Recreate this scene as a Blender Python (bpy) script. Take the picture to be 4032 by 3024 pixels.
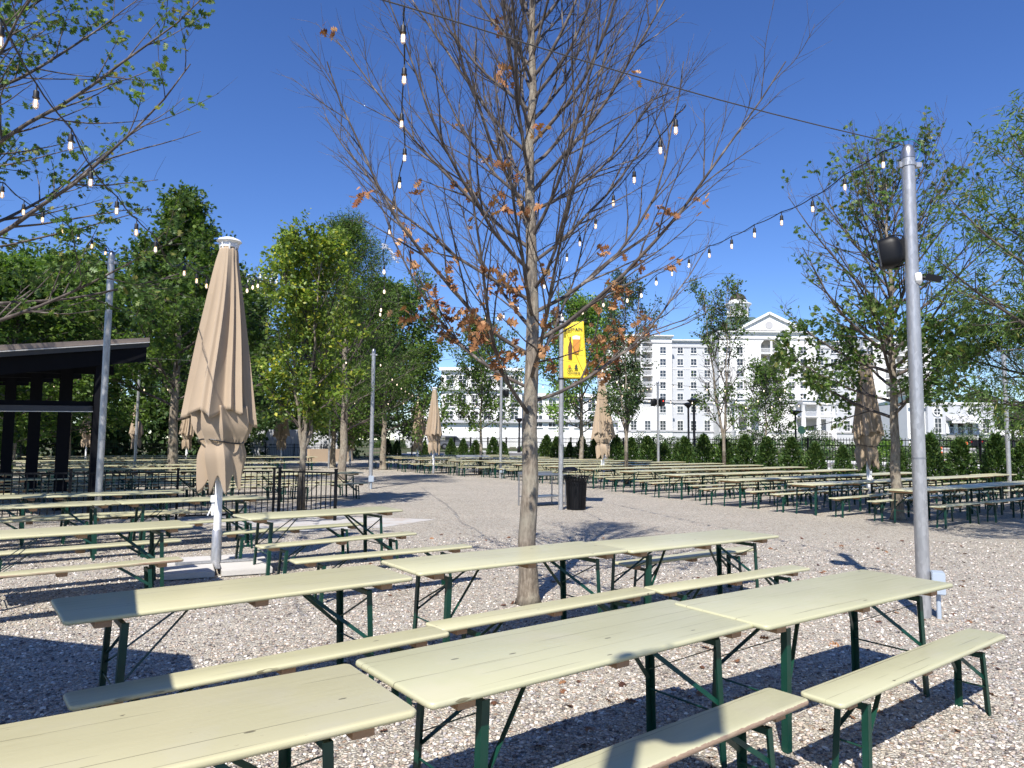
import bpy, bmesh, math, random
import numpy as np
from mathutils import Vector, Matrix
for o in list(bpy.data.objects): bpy.data.objects.remove(o)
SC = bpy.context.scene
R = math.radians
rnd = random.Random(7)

# ------------------------------------------------------------------ camera, light, exposure
F, PITCH, ROLL, CH = 2807.0, R(4.578), R(0.528), 1.76          # focal length in photo pixels (4032 wide), eye height
cam = bpy.data.cameras.new('camera'); co = bpy.data.objects.new('camera', cam); SC.collection.objects.link(co)
cam.sensor_width = 36; cam.lens = 36*F/4032; cam.clip_start = 0.05; cam.clip_end = 3000
cp, sp_, cr, sr = math.cos(PITCH), math.sin(PITCH), math.cos(ROLL), math.sin(ROLL)
rt = Vector((cr, -sp_*sr, cp*sr)); up = Vector((-sr, -sp_*cr, cp*cr)); bk = Vector((0, -cp, -sp_))
M4 = Matrix.Identity(4)
for i, c in enumerate((rt, up, bk)):
    for j in range(3): M4[j][i] = c[j]
M4[2][3] = CH; co.matrix_world = M4; SC.camera = co

EL, AZ = 49.0, 14.5                                             # sun elevation; shadows run 14.5 deg right of straight ahead
S = Vector((-math.sin(R(AZ))*math.cos(R(EL)), -math.cos(R(AZ))*math.cos(R(EL)), math.sin(R(EL))))
W = bpy.data.worlds.new('World'); SC.world = W; W.use_nodes = True
nt = W.node_tree; bg = nt.nodes['Background']; sky = nt.nodes.new('ShaderNodeTexSky'); sky.sky_type = 'NISHITA'
sky.sun_disc = False; sky.sun_elevation = R(EL); sky.sun_rotation = R(180+AZ)
sky.air_density = 1.0; sky.dust_density = 0.0; sky.ozone_density = 5.0; sky.altitude = 900
hsv = nt.nodes.new('ShaderNodeHueSaturation'); hsv.inputs['Saturation'].default_value = 1.17; hsv.inputs['Hue'].default_value = 0.513
nt.links.new(sky.outputs[0], hsv.inputs['Color']); nt.links.new(hsv.outputs[0], bg.inputs[0]); bg.inputs[1].default_value = 0.110
sl = bpy.data.lights.new('sun', 'SUN'); sl.energy = 5.0; sl.angle = R(0.53); sl.color = (1.0, 0.945, 0.87)
so = bpy.data.objects.new('sun', sl); SC.collection.objects.link(so); so.rotation_euler = S.to_track_quat('Z', 'Y').to_euler()
SC.view_settings.view_transform = 'Standard'; SC.view_settings.look = 'None'; SC.view_settings.gamma = 1
SC.view_settings.exposure = 0.62; SC.view_settings.use_curve_mapping = False
SC.cycles.max_bounces = 6; SC.cycles.transparent_max_bounces = 8

# ------------------------------------------------------------------ helpers
def ray(px, py):
    X = (px-2016)/F; U = (1512-py)/F
    X, U = X*cr-U*sr, X*sr+U*cr
    y = cp-U*sp_; z = sp_+U*cp
    return X/y, z/y
def P(px, py, Y):                                               # point of the scene at distance Y seen at a pixel of the photograph
    a, b = ray(px, py); return Vector((a*Y, Y, CH+b*Y))
def G(px, py, z=0.0):                                           # point at height z seen at a pixel
    a, b = ray(px, py); t = (z-CH)/b; return Vector((a*t, t, z))
TH = R(36.5); DV = Vector((math.cos(TH), math.sin(TH), 0)); NV = Vector((-math.sin(TH), math.cos(TH), 0))
def SP(s, p, z=0.0): v = DV*s+NV*p; v.z = z; return v           # yard grid: s along the table rows, p across them

def link(o, parent=None):
    SC.collection.objects.link(o)
    if parent: o.parent = parent
    return o
def tag(o, label=None, cat=None, group=None, kind=None):
    if label: o['label'] = label
    if cat: o['category'] = cat
    if group: o['group'] = group
    if kind: o['kind'] = kind
    return o
def thing(name, label, cat, loc=(0,0,0), rz=0, group=None):
    o = bpy.data.objects.new(name, None); o.empty_display_size = .1; link(o); o.location = loc; o.rotation_euler = (0, 0, rz)
    return tag(o, label, cat, group)
class MB:
    """collects faces, builds one mesh object"""
    def __init__(s): s.v = []; s.f = []; s.m = []; s.mi = 0
    def add(s, vs, fs):
        b = len(s.v); s.v += [tuple(v) for v in vs]
        for f in fs: s.f.append(tuple(b+i for i in f)); s.m.append(s.mi)
    def box(s, x0, x1, y0, y1, z0, z1, M=None):
        vs = [Vector((x, y, z)) for z in (z0, z1) for y in (y0, y1) for x in (x0, x1)]
        if M: vs = [M @ v for v in vs]
        s.add(vs, [(0,2,3,1),(4,5,7,6),(0,1,5,4),(2,6,7,3),(0,4,6,2),(1,3,7,5)])
    def bar(s, a, b, w, h=None, upv=(0,0,1)):
        a = Vector(a); b = Vector(b); h = h or w; d = (b-a); L = d.length; d.normalize(); u = Vector(upv)
        if abs(d.dot(u)) > .98: u = Vector((0, 1, 0))
        x = d.cross(u).normalized(); u = x.cross(d)
        vs = [q + x*(i*w/2) + u*(j*h/2) for q in (a, b) for j in (-1, 1) for i in (-1, 1)]
        s.add(vs, [(0,1,3,2),(4,6,7,5),(0,4,5,1),(2,3,7,6),(0,2,6,4),(1,5,7,3)])
    def tube(s, pts, r, n=10, cap=True):
        pts = [Vector(p) for p in pts]; rs = r if hasattr(r, '__len__') else [r]*len(pts)
        vs = []; fs = []
        for i, p in enumerate(pts):
            d = (pts[min(i+1, len(pts)-1)]-pts[max(i-1, 0)]).normalized()
            u = Vector((0,0,1)) if abs(d.z) < .95 else Vector((0,1,0))
            x = d.cross(u).normalized(); u = x.cross(d)
            for k in range(n):
                a = 2*math.pi*k/n; vs.append(p+x*(math.cos(a)*rs[i])+u*(math.sin(a)*rs[i]))
        for i in range(len(pts)-1):
            for k in range(n): fs.append((i*n+k, i*n+(k+1) % n, (i+1)*n+(k+1) % n, (i+1)*n+k))
        if cap: fs.append(tuple(range(n-1, -1, -1))); fs.append(tuple((len(pts)-1)*n+k for k in range(n)))
        s.add(vs, fs)
    def lathe(s, prof, n=20, c=(0,0,0)):
        vs = []; fs = []
        for r, z in prof:
            for k in range(n): a = 2*math.pi*k/n; vs.append((c[0]+r*math.cos(a), c[1]+r*math.sin(a), c[2]+z))
        for i in range(len(prof)-1):
            for k in range(n): fs.append((i*n+k, i*n+(k+1) % n, (i+1)*n+(k+1) % n, (i+1)*n+k))
        fs.append(tuple(range(n-1, -1, -1))); fs.append(tuple((len(prof)-1)*n+k for k in range(n)))
        s.add(vs, fs)
    def prism(s, poly, y0, y1, M=None):                          # poly in x,z (counter-clockwise seen from -y), extruded y0..y1
        n = len(poly); vs = [Vector((x, y0, z)) for x, z in poly]+[Vector((x, y1, z)) for x, z in poly]
        if M: vs = [M @ v for v in vs]
        s.add(vs, [tuple(range(n)), tuple(range(2*n-1, n-1, -1))]+[(k, n+k, n+(k+1) % n, (k+1) % n) for k in range(n)])
    def mesh(s, name, mats, smooth=None):
        me = bpy.data.meshes.new(name); me.from_pydata(s.v, [], s.f)
        for m in (mats if isinstance(mats, (list, tuple)) else [mats]): me.materials.append(m)
        me.polygons.foreach_set('material_index', s.m)
        bm = bmesh.new(); bm.from_mesh(me); bmesh.ops.recalc_face_normals(bm, faces=bm.faces); bm.to_mesh(me); bm.free()
        if smooth is not None:
            me.polygons.foreach_set('use_smooth', [True]*len(me.polygons)); me.set_sharp_from_angle(angle=R(smooth))
        me.update(); return me
    def build(s, name, mats, parent=None, smooth=None, loc=None):
        o = bpy.data.objects.new(name, s.mesh(name, mats, smooth)); link(o, parent)
        if loc is not None: o.location = loc
        return o
def inst(name, me, parent=None, loc=None, rz=None):
    o = bpy.data.objects.new(name, me); link(o, parent)
    if loc is not None: o.location = loc
    if rz is not None: o.rotation_euler = (0, 0, rz)
    return o
def copy_tree(o, parent=None):
    c = o.copy(); link(c)
    if parent: c.parent = parent
    for ch in list(o.children): copy_tree(ch, c)
    return c

# ------------------------------------------------------------------ materials
def mat(name, col, rough=.6, metal=0.0, spec=None, build=None):
    m = bpy.data.materials.new(name); m.use_nodes = True; b = m.node_tree.nodes['Principled BSDF']
    b.inputs['Base Color'].default_value = (*col, 1); b.inputs['Roughness'].default_value = rough; b.inputs['Metallic'].default_value = metal
    if spec is not None: b.inputs['Specular IOR Level'].default_value = spec
    if build: build(m.node_tree, b)
    return m
class N:
    """small node-graph helper"""
    def __init__(s, t): s.t = t
    def new(s, k, **kw):
        n = s.t.nodes.new(k)
        for a, v in kw.items(): setattr(n, a, v)
        return n
    def set(s, n, i, v):
        if isinstance(v, bpy.types.NodeSocket): s.t.links.new(v, n.inputs[i])
        elif v is not None: n.inputs[i].default_value = v
        return n
    def co(s, w='Object'): return s.new('ShaderNodeTexCoord').outputs[w]
    def mapping(s, v, sc=(1,1,1), loc=None):
        n = s.new('ShaderNodeMapping'); s.set(n, 0, v); n.inputs['Scale'].default_value = sc
        if loc is not None: s.set(n, 1, loc)
        return n.outputs[0]
    def noise(s, v, sc, det=4, rough=.55, out=0):
        n = s.new('ShaderNodeTexNoise'); s.set(n, 'Vector', v); n.inputs['Scale'].default_value = sc; n.inputs['Detail'].default_value = det; n.inputs['Roughness'].default_value = rough
        return n.outputs[out]
    def ramp(s, f, stops, interp='LINEAR'):
        n = s.new('ShaderNodeValToRGB'); s.set(n, 0, f); e = n.color_ramp.elements; n.color_ramp.interpolation = interp
        while len(e) < len(stops): e.new(.5)
        for k, (p, c) in enumerate(stops): e[k].position = p; e[k].color = (*c, 1) if len(c) == 3 else c
        return n.outputs[0]
    def math(s, op, a, b=None, clamp=False):
        n = s.new('ShaderNodeMath', operation=op, use_clamp=clamp); s.set(n, 0, a); s.set(n, 1, b); return n.outputs[0]
    def mix(s, f, a, b, mode='MIX'):
        n = s.new('ShaderNodeMix', data_type='RGBA', blend_type=mode); s.set(n, 0, f)
        s.set(n, 6, (*a, 1) if isinstance(a, tuple) else a); s.set(n, 7, (*b, 1) if isinstance(b, tuple) else b); return n.outputs[2]
    def bump(s, h, st, d, b, nrm=None):
        n = s.new('ShaderNodeBump'); n.inputs['Strength'].default_value = st; n.inputs['Distance'].default_value = d; s.set(n, 'Height', h)
        if nrm: s.set(n, 'Normal', nrm)
        s.t.links.new(n.outputs[0], b.inputs['Normal']); return n.outputs[0]
def g(v): return (v, v, v)

def b_paint(t, b, worn=False):
    n = N(t); info = n.new('ShaderNodeObjectInfo'); c = n.co()
    off = n.math('MULTIPLY', info.outputs['Random'], 37.0)
    cmb = n.new('ShaderNodeCombineXYZ'); n.set(cmb, 0, off); n.set(cmb, 1, off); n.set(cmb, 2, off)
    v = n.mapping(c, (1,1,1), cmb.outputs[0])
    big = n.noise(v, 1.6, 4); stretch = n.mapping(v, (1.4, 16, 6)); grain = n.noise(stretch, 3, 6, .65)
    sep = n.new('ShaderNodeSeparateXYZ'); n.set(sep, 0, c)
    # board joints along the table, each fading in and out along its length
    yy = n.math('ADD', sep.outputs[1], n.math('MULTIPLY', off, .013))
    fr = n.math('FRACT', n.math('MULTIPLY', yy, 8.2)); d = n.math('ABSOLUTE', n.math('SUBTRACT', fr, .5))
    line = n.math('LESS_THAN', d, .017)
    patch = n.noise(n.mapping(v, (1.1, 9, 1)), 1.2, 2); pm = n.ramp(patch, [(.50, g(0)), (.60, g(1))])
    lines = n.math('MULTIPLY', line, pm)
    wy = n.math('ADD', n.math('MULTIPLY', yy, 3.3), n.math('MULTIPLY', n.noise(n.mapping(v, (1.5,1,1)), 1.3, 3), .22)); ck = n.math('LESS_THAN', n.math('ABSOLUTE', n.math('SUBTRACT', n.math('FRACT', wy), .5)), .0045)
    lines = n.math('MAXIMUM', lines, n.math('MULTIPLY', ck, n.ramp(n.noise(n.mapping(v, (1.6,2,1)), .9, 2), [(.46, g(0)), (.52, g(1))])))
    base = n.mix(big, (.47,.455,.285), (.55,.535,.35)); base = n.mix(1.0, base, n.ramp(n.math('FRACT', n.math('MULTIPLY', info.outputs['Random'], 7.31)), [(0, (.84,.86,.86)), (.4, g(1)), (.8, (1.05,1.03,.98)), (1, (.97,.90,.86))]), 'MULTIPLY'); base = n.mix(n.math('MULTIPLY', grain, .35), base, (.42,.405,.25))
    blot = n.ramp(n.noise(v, 3.1, 3), [(.52, g(0)), (.75, g(.5))]); base = n.mix(blot, base, (.50,.47,.34))
    col = n.mix(n.math('MULTIPLY', lines, .85), base, (.16,.14,.08))
    vo = n.new('ShaderNodeTexVoronoi'); n.set(vo, 'Vector', n.mapping(v, (3.2, 9, 1))); vo.inputs['Scale'].default_value = 1.0
    spot = n.math('MULTIPLY', n.math('LESS_THAN', vo.outputs[0], .07), n.math('GREATER_THAN', n.noise(v, 2.3, 1), .5)); col = n.mix(n.math('MULTIPLY', spot, .8), col, (.10,.085,.05))
    chips = n.ramp(n.noise(n.mapping(v, (5, 22, 22)), 2.4, 5, .7), [(.70, g(0)), (.73, g(1))])
    col = n.mix(n.math('MULTIPLY', chips, .6), col, (.26,.20,.12))
    if worn:
        edge = n.math('LESS_THAN', sep.outputs[1], n.math('ADD', -.1155, n.math('MULTIPLY', n.math('SUBTRACT', n.noise(n.mapping(v, (2.5,6,6)), 9, 6, .75), .5), .018)))
        edge = n.math('MULTIPLY', edge, n.ramp(n.noise(n.mapping(v, (1,3,3)), 2.2, 3), [(.35, g(.2)), (.5, g(1))]))
        wood = n.mix(n.noise(n.mapping(v, (6, 40, 40)), 4, 4), (.20,.12,.075), (.42,.31,.22)); col = n.mix(edge, col, wood)
    n.set(b, 'Base Color', col); n.set(b, 'Roughness', n.ramp(grain, [(.2, g(.28)), (.8, g(.5))]))
    h = n.math('SUBTRACT', n.math('MULTIPLY', grain, .25), n.math('ADD', lines, n.math('MULTIPLY', chips, .6))); n.bump(h, .5, .004, b)
M = {}
M['paint'] = mat('pale_green_paint', (.6,.58,.38), .4, build=b_paint)
M['worn'] = mat('worn_pale_paint', (.6,.58,.38), .45, build=lambda t, b: b_paint(t, b, True))
def b_green(t, b):
    n = N(t); c = n.co(); k = n.noise(c, 9, 5)
    col = n.mix(k, (.002,.028,.018), (.004,.055,.036)); rust = n.ramp(n.noise(c, 26, 5, .7), [(.66, g(0)), (.72, g(1))])
    n.set(b, 'Base Color', n.mix(n.math('MULTIPLY', rust, .5), col, (.10,.045,.02))); n.set(b, 'Roughness', .42); n.bump(k, .2, .003, b)
M['green'] = mat('dark_green_steel', (.008,.09,.055), .4, build=b_green)
def b_wood(t, b):
    n = N(t); c = n.co(); k = n.noise(n.mapping(c, (30, 4, 30)), 3, 5)
    n.set(b, 'Base Color', n.mix(k, (.28,.15,.075), (.46,.29,.17))); n.bump(k, .3, .003, b)
M['batten'] = mat('bare_batten_wood', (.4,.25,.14), .7, build=b_wood)
def b_gravel(t, b):
    n = N(t); c = n.co(); w = n.noise(c, 30, 2, .5, 1)
    vv = n.new('ShaderNodeVectorMath', operation='ADD'); n.set(vv, 0, c); sc = n.new('ShaderNodeVectorMath', operation='SCALE'); n.set(sc, 0, w); sc.inputs['Scale'].default_value = .012; n.set(vv, 1, sc.outputs[0])
    vo = n.new('ShaderNodeTexVoronoi'); n.set(vo, 'Vector', n.mapping(vv.outputs[0], (1, 1.25, 1))); vo.inputs['Scale'].default_value = 41; vo.inputs['Randomness'].default_value = 1
    e = n.new('ShaderNodeTexVoronoi', feature='DISTANCE_TO_EDGE'); n.set(e, 'Vector', n.mapping(vv.outputs[0], (1, 1.25, 1))); e.inputs['Scale'].default_value = 41
    sep = n.new('ShaderNodeSeparateColor'); n.set(sep, 0, vo.outputs['Color'])
    pal = n.ramp(sep.outputs[0], [(0, (.19,.17,.145)), (.10, (.38,.34,.285)), (.24, (.58,.49,.385)), (.40, (.66,.60,.50)), (.60, (.48,.455,.415)), (.72, (.70,.62,.52)), (.86, (.82,.77,.68)), (.96, (.40,.25,.17))])
    pal = n.mix(n.math('MULTIPLY', n.noise(c, 190, 2), .4), pal, (.36,.31,.27))
    macro = n.ramp(n.noise(c, .55, 5, .6), [(.3, g(.92)), (.7, g(1.08))]); pal = n.mix(1.0, pal, macro, 'MULTIPLY'); pal = n.mix(1.0, pal, n.ramp(n.noise(c, 15, 4, .7), [(.36, (.86,.87,.85)), (.5, (1.0,1.02,1.0)), (.64, (1.10,1.13,1.10))]), 'MULTIPLY')
    gap = n.ramp(e.outputs[0], [(0, g(.22)), (.10, g(1))]); n.set(b, 'Base Color', n.mix(1.0, pal, gap, 'MULTIPLY'))
    h = n.math('ADD', n.math('MINIMUM', n.math('MULTIPLY', e.outputs[0], 2.4), .7), n.math('MULTIPLY', sep.outputs[1], .9))
    nb = n.bump(n.noise(c, 5, 3), .35, .05, b); n.bump(h, 1.0, .011, b, nb)
M['gravel'] = mat('pea_gravel', (.4,.36,.33), .85, build=b_gravel)
def b_stone(t, b):
    n = N(t); ge = n.new('ShaderNodeNewGeometry')
    col = n.ramp(ge.outputs['Random Per Island'], [(0, (.12,.105,.10)), (.15, (.27,.235,.215)), (.35, (.46,.385,.32)), (.55, (.58,.52,.46)), (.75, (.36,.34,.34)), (.9, (.80,.755,.69))], 'CONSTANT')
    n.set(b, 'Base Color', col)
M['stone'] = mat('pebbles', (.4,.38,.36), .8, build=b_stone)
def b_grass(t, b):
    n = N(t); c = n.co(); k = n.noise(c, .18, 6, .6); f = n.noise(c, 14, 4)
    col = n.mix(k, (.045,.075,.022), (.12,.125,.05)); col = n.mix(n.ramp(n.noise(c, .09, 3), [(.55, g(0)), (.62, g(1))]), col, (.17,.13,.085)); n.set(b, 'Base Color', n.mix(n.math('MULTIPLY', f, .4), col, (.05,.07,.02))); n.bump(f, .8, .05, b)
M['grass'] = mat('verge_grass', (.07,.1,.035), .9, build=b_grass)
def b_asph(t, b):
    n = N(t); c = n.co(); f = n.noise(c, 60, 4); k = n.noise(c, .4, 4); n.set(b, 'Base Color', n.mix(f, (.13,.125,.12), n.mix(k, (.20,.19,.18), (.26,.25,.235)))); n.bump(f, .3, .01, b)
M['asphalt'] = mat('aged_asphalt', (.18,.17,.16), .9, build=b_asph)
def b_conc(t, b):
    n = N(t); c = n.co(); f = n.noise(c, 40, 5, .7); k = n.noise(c, 2.5, 5); col = n.mix(k, (.42,.405,.38), (.60,.58,.545))
    n.set(b, 'Base Color', n.mix(n.ramp(f, [(.58, g(0)), (.72, g(.6))]), col, (.30,.28,.26))); n.bump(f, .35, .006, b)
def b_apron(t, b):
    n = N(t); c = n.co(); k = n.noise(c, 3, 6, .7); st = n.noise(c, 45, 3, .6); m_ = n.ramp(n.noise(c, 2.2, 6, .72), [(.50, g(0)), (.56, g(1))])
    n.set(b, 'Base Color', n.mix(m_, n.mix(k, (.40,.39,.37), (.50,.485,.46)), n.mix(st, (.22,.19,.17), (.60,.54,.47)))); n.bump(st, .6, .01, b)
M['apron'] = mat('gravel_strewn_concrete', (.45,.43,.4), .9, build=b_apron)
M['concrete'] = mat('pale_concrete', (.52,.5,.47), .85, build=b_conc)
def b_galv(t, b):
    n = N(t); c = n.co(); v = n.new('ShaderNodeTexVoronoi'); n.set(v, 'Vector', n.mapping(c, (1,1,.35))); v.inputs['Scale'].default_value = 42
    sep = n.new('ShaderNodeSeparateColor'); n.set(sep, 0, v.outputs['Color']); k = n.noise(n.mapping(c, (14,14,1.1)), 2, 6, .6)
    col = n.mix(sep.outputs[0], (.38,.385,.39), (.52,.525,.53)); n.set(b, 'Base Color', n.mix(n.math('MULTIPLY', k, .5), col, (.25,.25,.26)))
    n.set(b, 'Roughness', n.ramp(k, [(.3, g(.30)), (.7, g(.46))])); n.bump(k, .12, .003, b)
M['galv'] = mat('galvanised_steel', (.4,.41,.42), .38, .55, build=b_galv)
M['wire'] = mat('weathered_wire', (.06,.055,.05), .6)
M['steel'] = mat('brushed_steel', (.36,.36,.37), .35, .8)
M['white_metal'] = mat('white_powder_coat', (.78,.79,.80), .35)
M['grey_box'] = mat('grey_plastic_box', (.36,.42,.49), .5)
M['black'] = mat('black_paint', (.004,.0045,.006), .45, spec=.22)
M['rubber'] = mat('black_cable', (.010,.010,.012), .5)
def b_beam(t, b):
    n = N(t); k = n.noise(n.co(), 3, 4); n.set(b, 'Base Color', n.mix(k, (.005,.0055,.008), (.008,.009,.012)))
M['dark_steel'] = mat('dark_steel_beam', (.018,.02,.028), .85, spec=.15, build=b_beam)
M['gutter'] = mat('grey_gutter', (.045,.048,.055), .5)
M['brown_roof'] = mat('brown_metal_fascia', (.26,.215,.18), .55, build=lambda t, b: (lambda n: n.set(b, 'Base Color', n.mix(n.noise(n.mapping(n.co(), (1,1,8)), 2, 4), (.24,.195,.165), (.31,.255,.215))))(N(t)))
M['drip'] = mat('white_drip_edge', (.75,.73,.68), .5)
def b_cloth(t, b):
    n = N(t); c = n.co(); k = n.noise(c, 2.2, 5); f = n.noise(c, 160, 2)
    n.set(b, 'Base Color', n.mix(k, (.32,.245,.17), (.40,.315,.225))); n.set(b, 'Roughness', .9); b.inputs['Sheen Weight'].default_value = .15; n.bump(f, .25, .002, b)
M['cloth'] = mat('tan_canvas', (.55,.43,.3), .9, build=b_cloth)
def b_bark(t, b):
    n = N(t); c = n.co(); k = n.noise(n.mapping(c, (9, 9, 2.2)), 3.2, 7, .68); m = n.noise(c, 2.6, 5, .65)
    col = n.ramp(k, [(.30, (.075,.058,.043)), (.5, (.20,.165,.125)), (.68, (.34,.295,.235))]); lich = n.ramp(m, [(.48, g(0)), (.62, g(.7))])
    n.set(b, 'Base Color', n.mix(lich, col, (.30,.275,.215))); n.bump(k, 1.0, .018, b)
M['bark'] = mat('grey_brown_bark', (.2,.17,.13), .9, build=b_bark)
def b_twig(t, b):
    n = N(t); k = n.noise(n.co(), 7, 4); n.set(b, 'Base Color', n.ramp(k, [(.35, (.04,.032,.028)), (.55, (.09,.072,.062)), (.72, (.22,.19,.165))]))
M['twig'] = mat('dark_twigs', (.1,.08,.07), .8, build=b_twig)
def leafmat(name, stops, trans=.42, rough=.45):
    m = bpy.data.materials.new(name); m.use_nodes = True; t = m.node_tree; b = t.nodes['Principled BSDF']; n = N(t)
    ge = n.new('ShaderNodeNewGeometry'); col = n.ramp(ge.outputs['Random Per Island'], stops)
    big = n.ramp(n.noise(n.co(), .9, 3), [(.35, g(.75)), (.65, g(1.2))]); col = n.mix(1.0, col, big, 'MULTIPLY')
    n.set(b, 'Base Color', col); b.inputs['Roughness'].default_value = rough; b.inputs['Specular IOR Level'].default_value = .35
    tr = n.new('ShaderNodeBsdfTranslucent'); n.set(tr, 0, n.mix(1.0, col, (1.15,1.25,.6), 'MULTIPLY')); mx = n.new('ShaderNodeMixShader'); mx.inputs[0].default_value = trans
    t.links.new(b.outputs[0], mx.inputs[1]); t.links.new(tr.outputs[0], mx.inputs[2]); t.links.new(mx.outputs[0], t.nodes['Material Output'].inputs[0]); return m
M['leaf_oak'] = leafmat('oak_leaves', [(0, (0.068,0.128,0.033)), (.5, (0.112,0.195,0.048)), (.9, (0.180,0.262,0.068)), (1, (0.300,0.255,0.075))])
M['leaf_mid'] = leafmat('mid_green_leaves', [(0, (.04,.085,.018)), (.5, (.085,.155,.03)), (1, (.17,.25,.05))])
M['leaf_lime'] = leafmat('yellow_green_leaves', [(0, (0.084,0.147,0.028)), (.5, (0.168,0.252,0.042)), (.85, (0.280,0.350,0.063)), (1, (0.588,0.532,0.070))])
M['leaf_bright'] = leafmat('bright_green_leaves', [(0, (0.081,0.176,0.027)), (.6, (0.149,0.270,0.041)), (1, (0.270,0.378,0.068))])
M['leaf_dark'] = leafmat('dark_green_leaves', [(0, (0.033,0.075,0.027)), (.6, (0.068,0.123,0.042)), (1, (0.120,0.165,0.060))])
M['leaf_brown'] = leafmat('dry_orange_brown_leaves', [(0, (.16,.06,.03)), (.5, (.36,.165,.07)), (.85, (.50,.27,.13)), (1, (.58,.36,.20))], .25, .7)
M['leaf_fallen'] = leafmat('fallen_brown_leaves', [(0, (.07,.03,.02)), (.6, (.20,.09,.045)), (1, (.34,.18,.09))], .1, .8)
M['shrub'] = leafmat('evergreen_shrub', [(0, (0.022,0.056,0.015)), (.6, (0.056,0.112,0.025)), (1, (0.125,0.188,0.044))], .2)
M['yellow'] = mat('yellow_banner_cloth', (.80,.60,.035), .7)
def b_white(t, b):
    n = N(t); c = n.co(); k = n.noise(c, .12, 4); n.set(b, 'Base Color', n.mix(k, (.70,.695,.675), (.77,.765,.75)))
    sep = n.new('ShaderNodeSeparateXYZ'); n.set(sep, 0, c); fr = n.math('FRACT', n.math('MULTIPLY', sep.outputs[2], .9)); n.bump(n.math('LESS_THAN', fr, .06), .25, .03, b)
M['stucco'] = mat('white_stucco', (.76,.755,.73), .9, build=b_white)
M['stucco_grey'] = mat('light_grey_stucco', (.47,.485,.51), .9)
M['trim'] = mat('grey_stone_trim', (.42,.42,.43), .8)
M['white_trim'] = mat('white_trim', (.76,.76,.755), .7)
def b_glass(t, b):
    n = N(t); i = n.new('ShaderNodeObjectInfo'); sx = n.new('ShaderNodeSeparateXYZ'); n.set(sx, 0, n.co())
    cur = n.math('GREATER_THAN', n.math('ABSOLUTE', sx.outputs[0]), n.math('ADD', .33, n.math('MULTIPLY', i.outputs['Random'], 1.6)))
    n.set(b, 'Base Color', n.mix(n.math('MULTIPLY', cur, .8), n.mix(i.outputs['Random'], (.008,.010,.014), (.05,.06,.075)), (.34,.33,.31)))
M['glass'] = mat('dark_window_glass', (.015,.018,.022), .08, spec=.6, build=b_glass)
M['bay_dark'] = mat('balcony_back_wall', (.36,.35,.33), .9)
M['copper_roof'] = mat('brown_copper_dome', (.035,.024,.02), .7)
M['green_roof'] = mat('green_grey_metal_roof', (.07,.115,.115), .5, build=lambda t, b: (lambda n: n.bump(n.math('GREATER_THAN', n.math('FRACT', n.math('MULTIPLY', (lambda q: (n.set(q, 0, n.co()), q.outputs[0])[1])(n.new('ShaderNodeSeparateXYZ')), 1.6)), .85), .6, .1, b))(N(t)))
M['orange'] = mat('safety_orange', (.75,.12,.03), .5)
M['car'] = mat('dark_car_paint', (.012,.013,.017), .2, .3)
M['tail'] = mat('red_lens', (.35,.01,.01), .25)
M['sign_green'] = mat('sign_back_green', (.012,.055,.035), .5)
M['brick'] = mat('buff_block', (.42,.32,.22), .9)
def emis(name, col, st, base):
    m = mat(name, base, .15); b = m.node_tree.nodes['Principled BSDF']; b.inputs['Emission Color'].default_value = (*col, 1); b.inputs['Emission Strength'].default_value = st; return m
M['bulb'] = emis('lit_warm_bulb', (1.0,.76,.5), 1.1, (.8,.7,.6))
M['filament'] = emis('glowing_filament', (1.0,.68,.38), 2.2, (1,.8,.5))
mg = bpy.data.materials.new('clear_bulb_glass'); mg.use_nodes = True
_b = mg.node_tree.nodes['Principled BSDF']; _b.inputs['Base Color'].default_value = (1,.9,.8,1); _b.inputs['Roughness'].default_value = .05; _b.inputs['Transmission Weight'].default_value = .9; _b.inputs['IOR'].default_value = 1.12
_b.inputs['Emission Color'].default_value = (1,.72,.5,1); _b.inputs['Emission Strength'].default_value = .03; M['bulb_glass'] = mg
M['red_led'] = emis('red_led', (1,.05,.02), 3, (.3,0,0))

# ------------------------------------------------------------------ ground and far terrain
def terrain_z(s):
    if s < 34.5: return -.03
    for a, b, za, zb in ((34.5,56,0,.60),(56,108,.60,1.25),(108,170,1.25,1.7)):
        if s < b: return za+(s-a)/(b-a)*(zb-za)
    return 1.7
mb = MB(); ss = [-900,-300,-100,-40,0,34.5,38,42,46,50,56,70,85,108,140,170,400,1000,1800]; ps = [-1200,-300,-60,0,40,80,160,400,1800]
idx = lambda i, j: i*len(ps)+j
mb.add([SP(a, b, terrain_z(a)) for a in ss for b in ps], [(idx(i,j), idx(i+1,j), idx(i+1,j+1), idx(i,j+1)) for i in range(len(ss)-1) for j in range(len(ps)-1)])
tag(mb.build('ground', M['grass']), kind='structure')
mb = MB(); pp = [SP(-30,-25), SP(34.4,-25), SP(34.4,62), SP(-30,62)]; mb.add(pp, [(0,1,2,3)])
tag(mb.build('gravel_yard', M['gravel']), kind='structure')
def strip(name, s0, s1, p0, p1, m, dz):
    mb = MB(); cuts = sorted({s0, s1, *[x for x in (34.5,56,108,170) if s0 < x < s1]})
    for a, b in zip(cuts, cuts[1:]):
        mb.add([SP(a,p0,max(0, terrain_z(a))+dz), SP(b,p0,max(0, terrain_z(b))+dz), SP(b,p1,max(0, terrain_z(b))+dz), SP(a,p1,max(0, terrain_z(a))+dz)], [(0,1,2,3)])
    return tag(mb.build(name, m), kind='structure')
strip('road', 40.5, 48.5, -200, 75, M['asphalt'], .03); strip('pavement', 37.2, 39.2, -200, 75, M['concrete'], .10)
strip('driveway', 84, 104, -200, 90, M['asphalt'], .03); strip('path', 56.5, 59, -200, 75, M['concrete'], .05)
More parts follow.
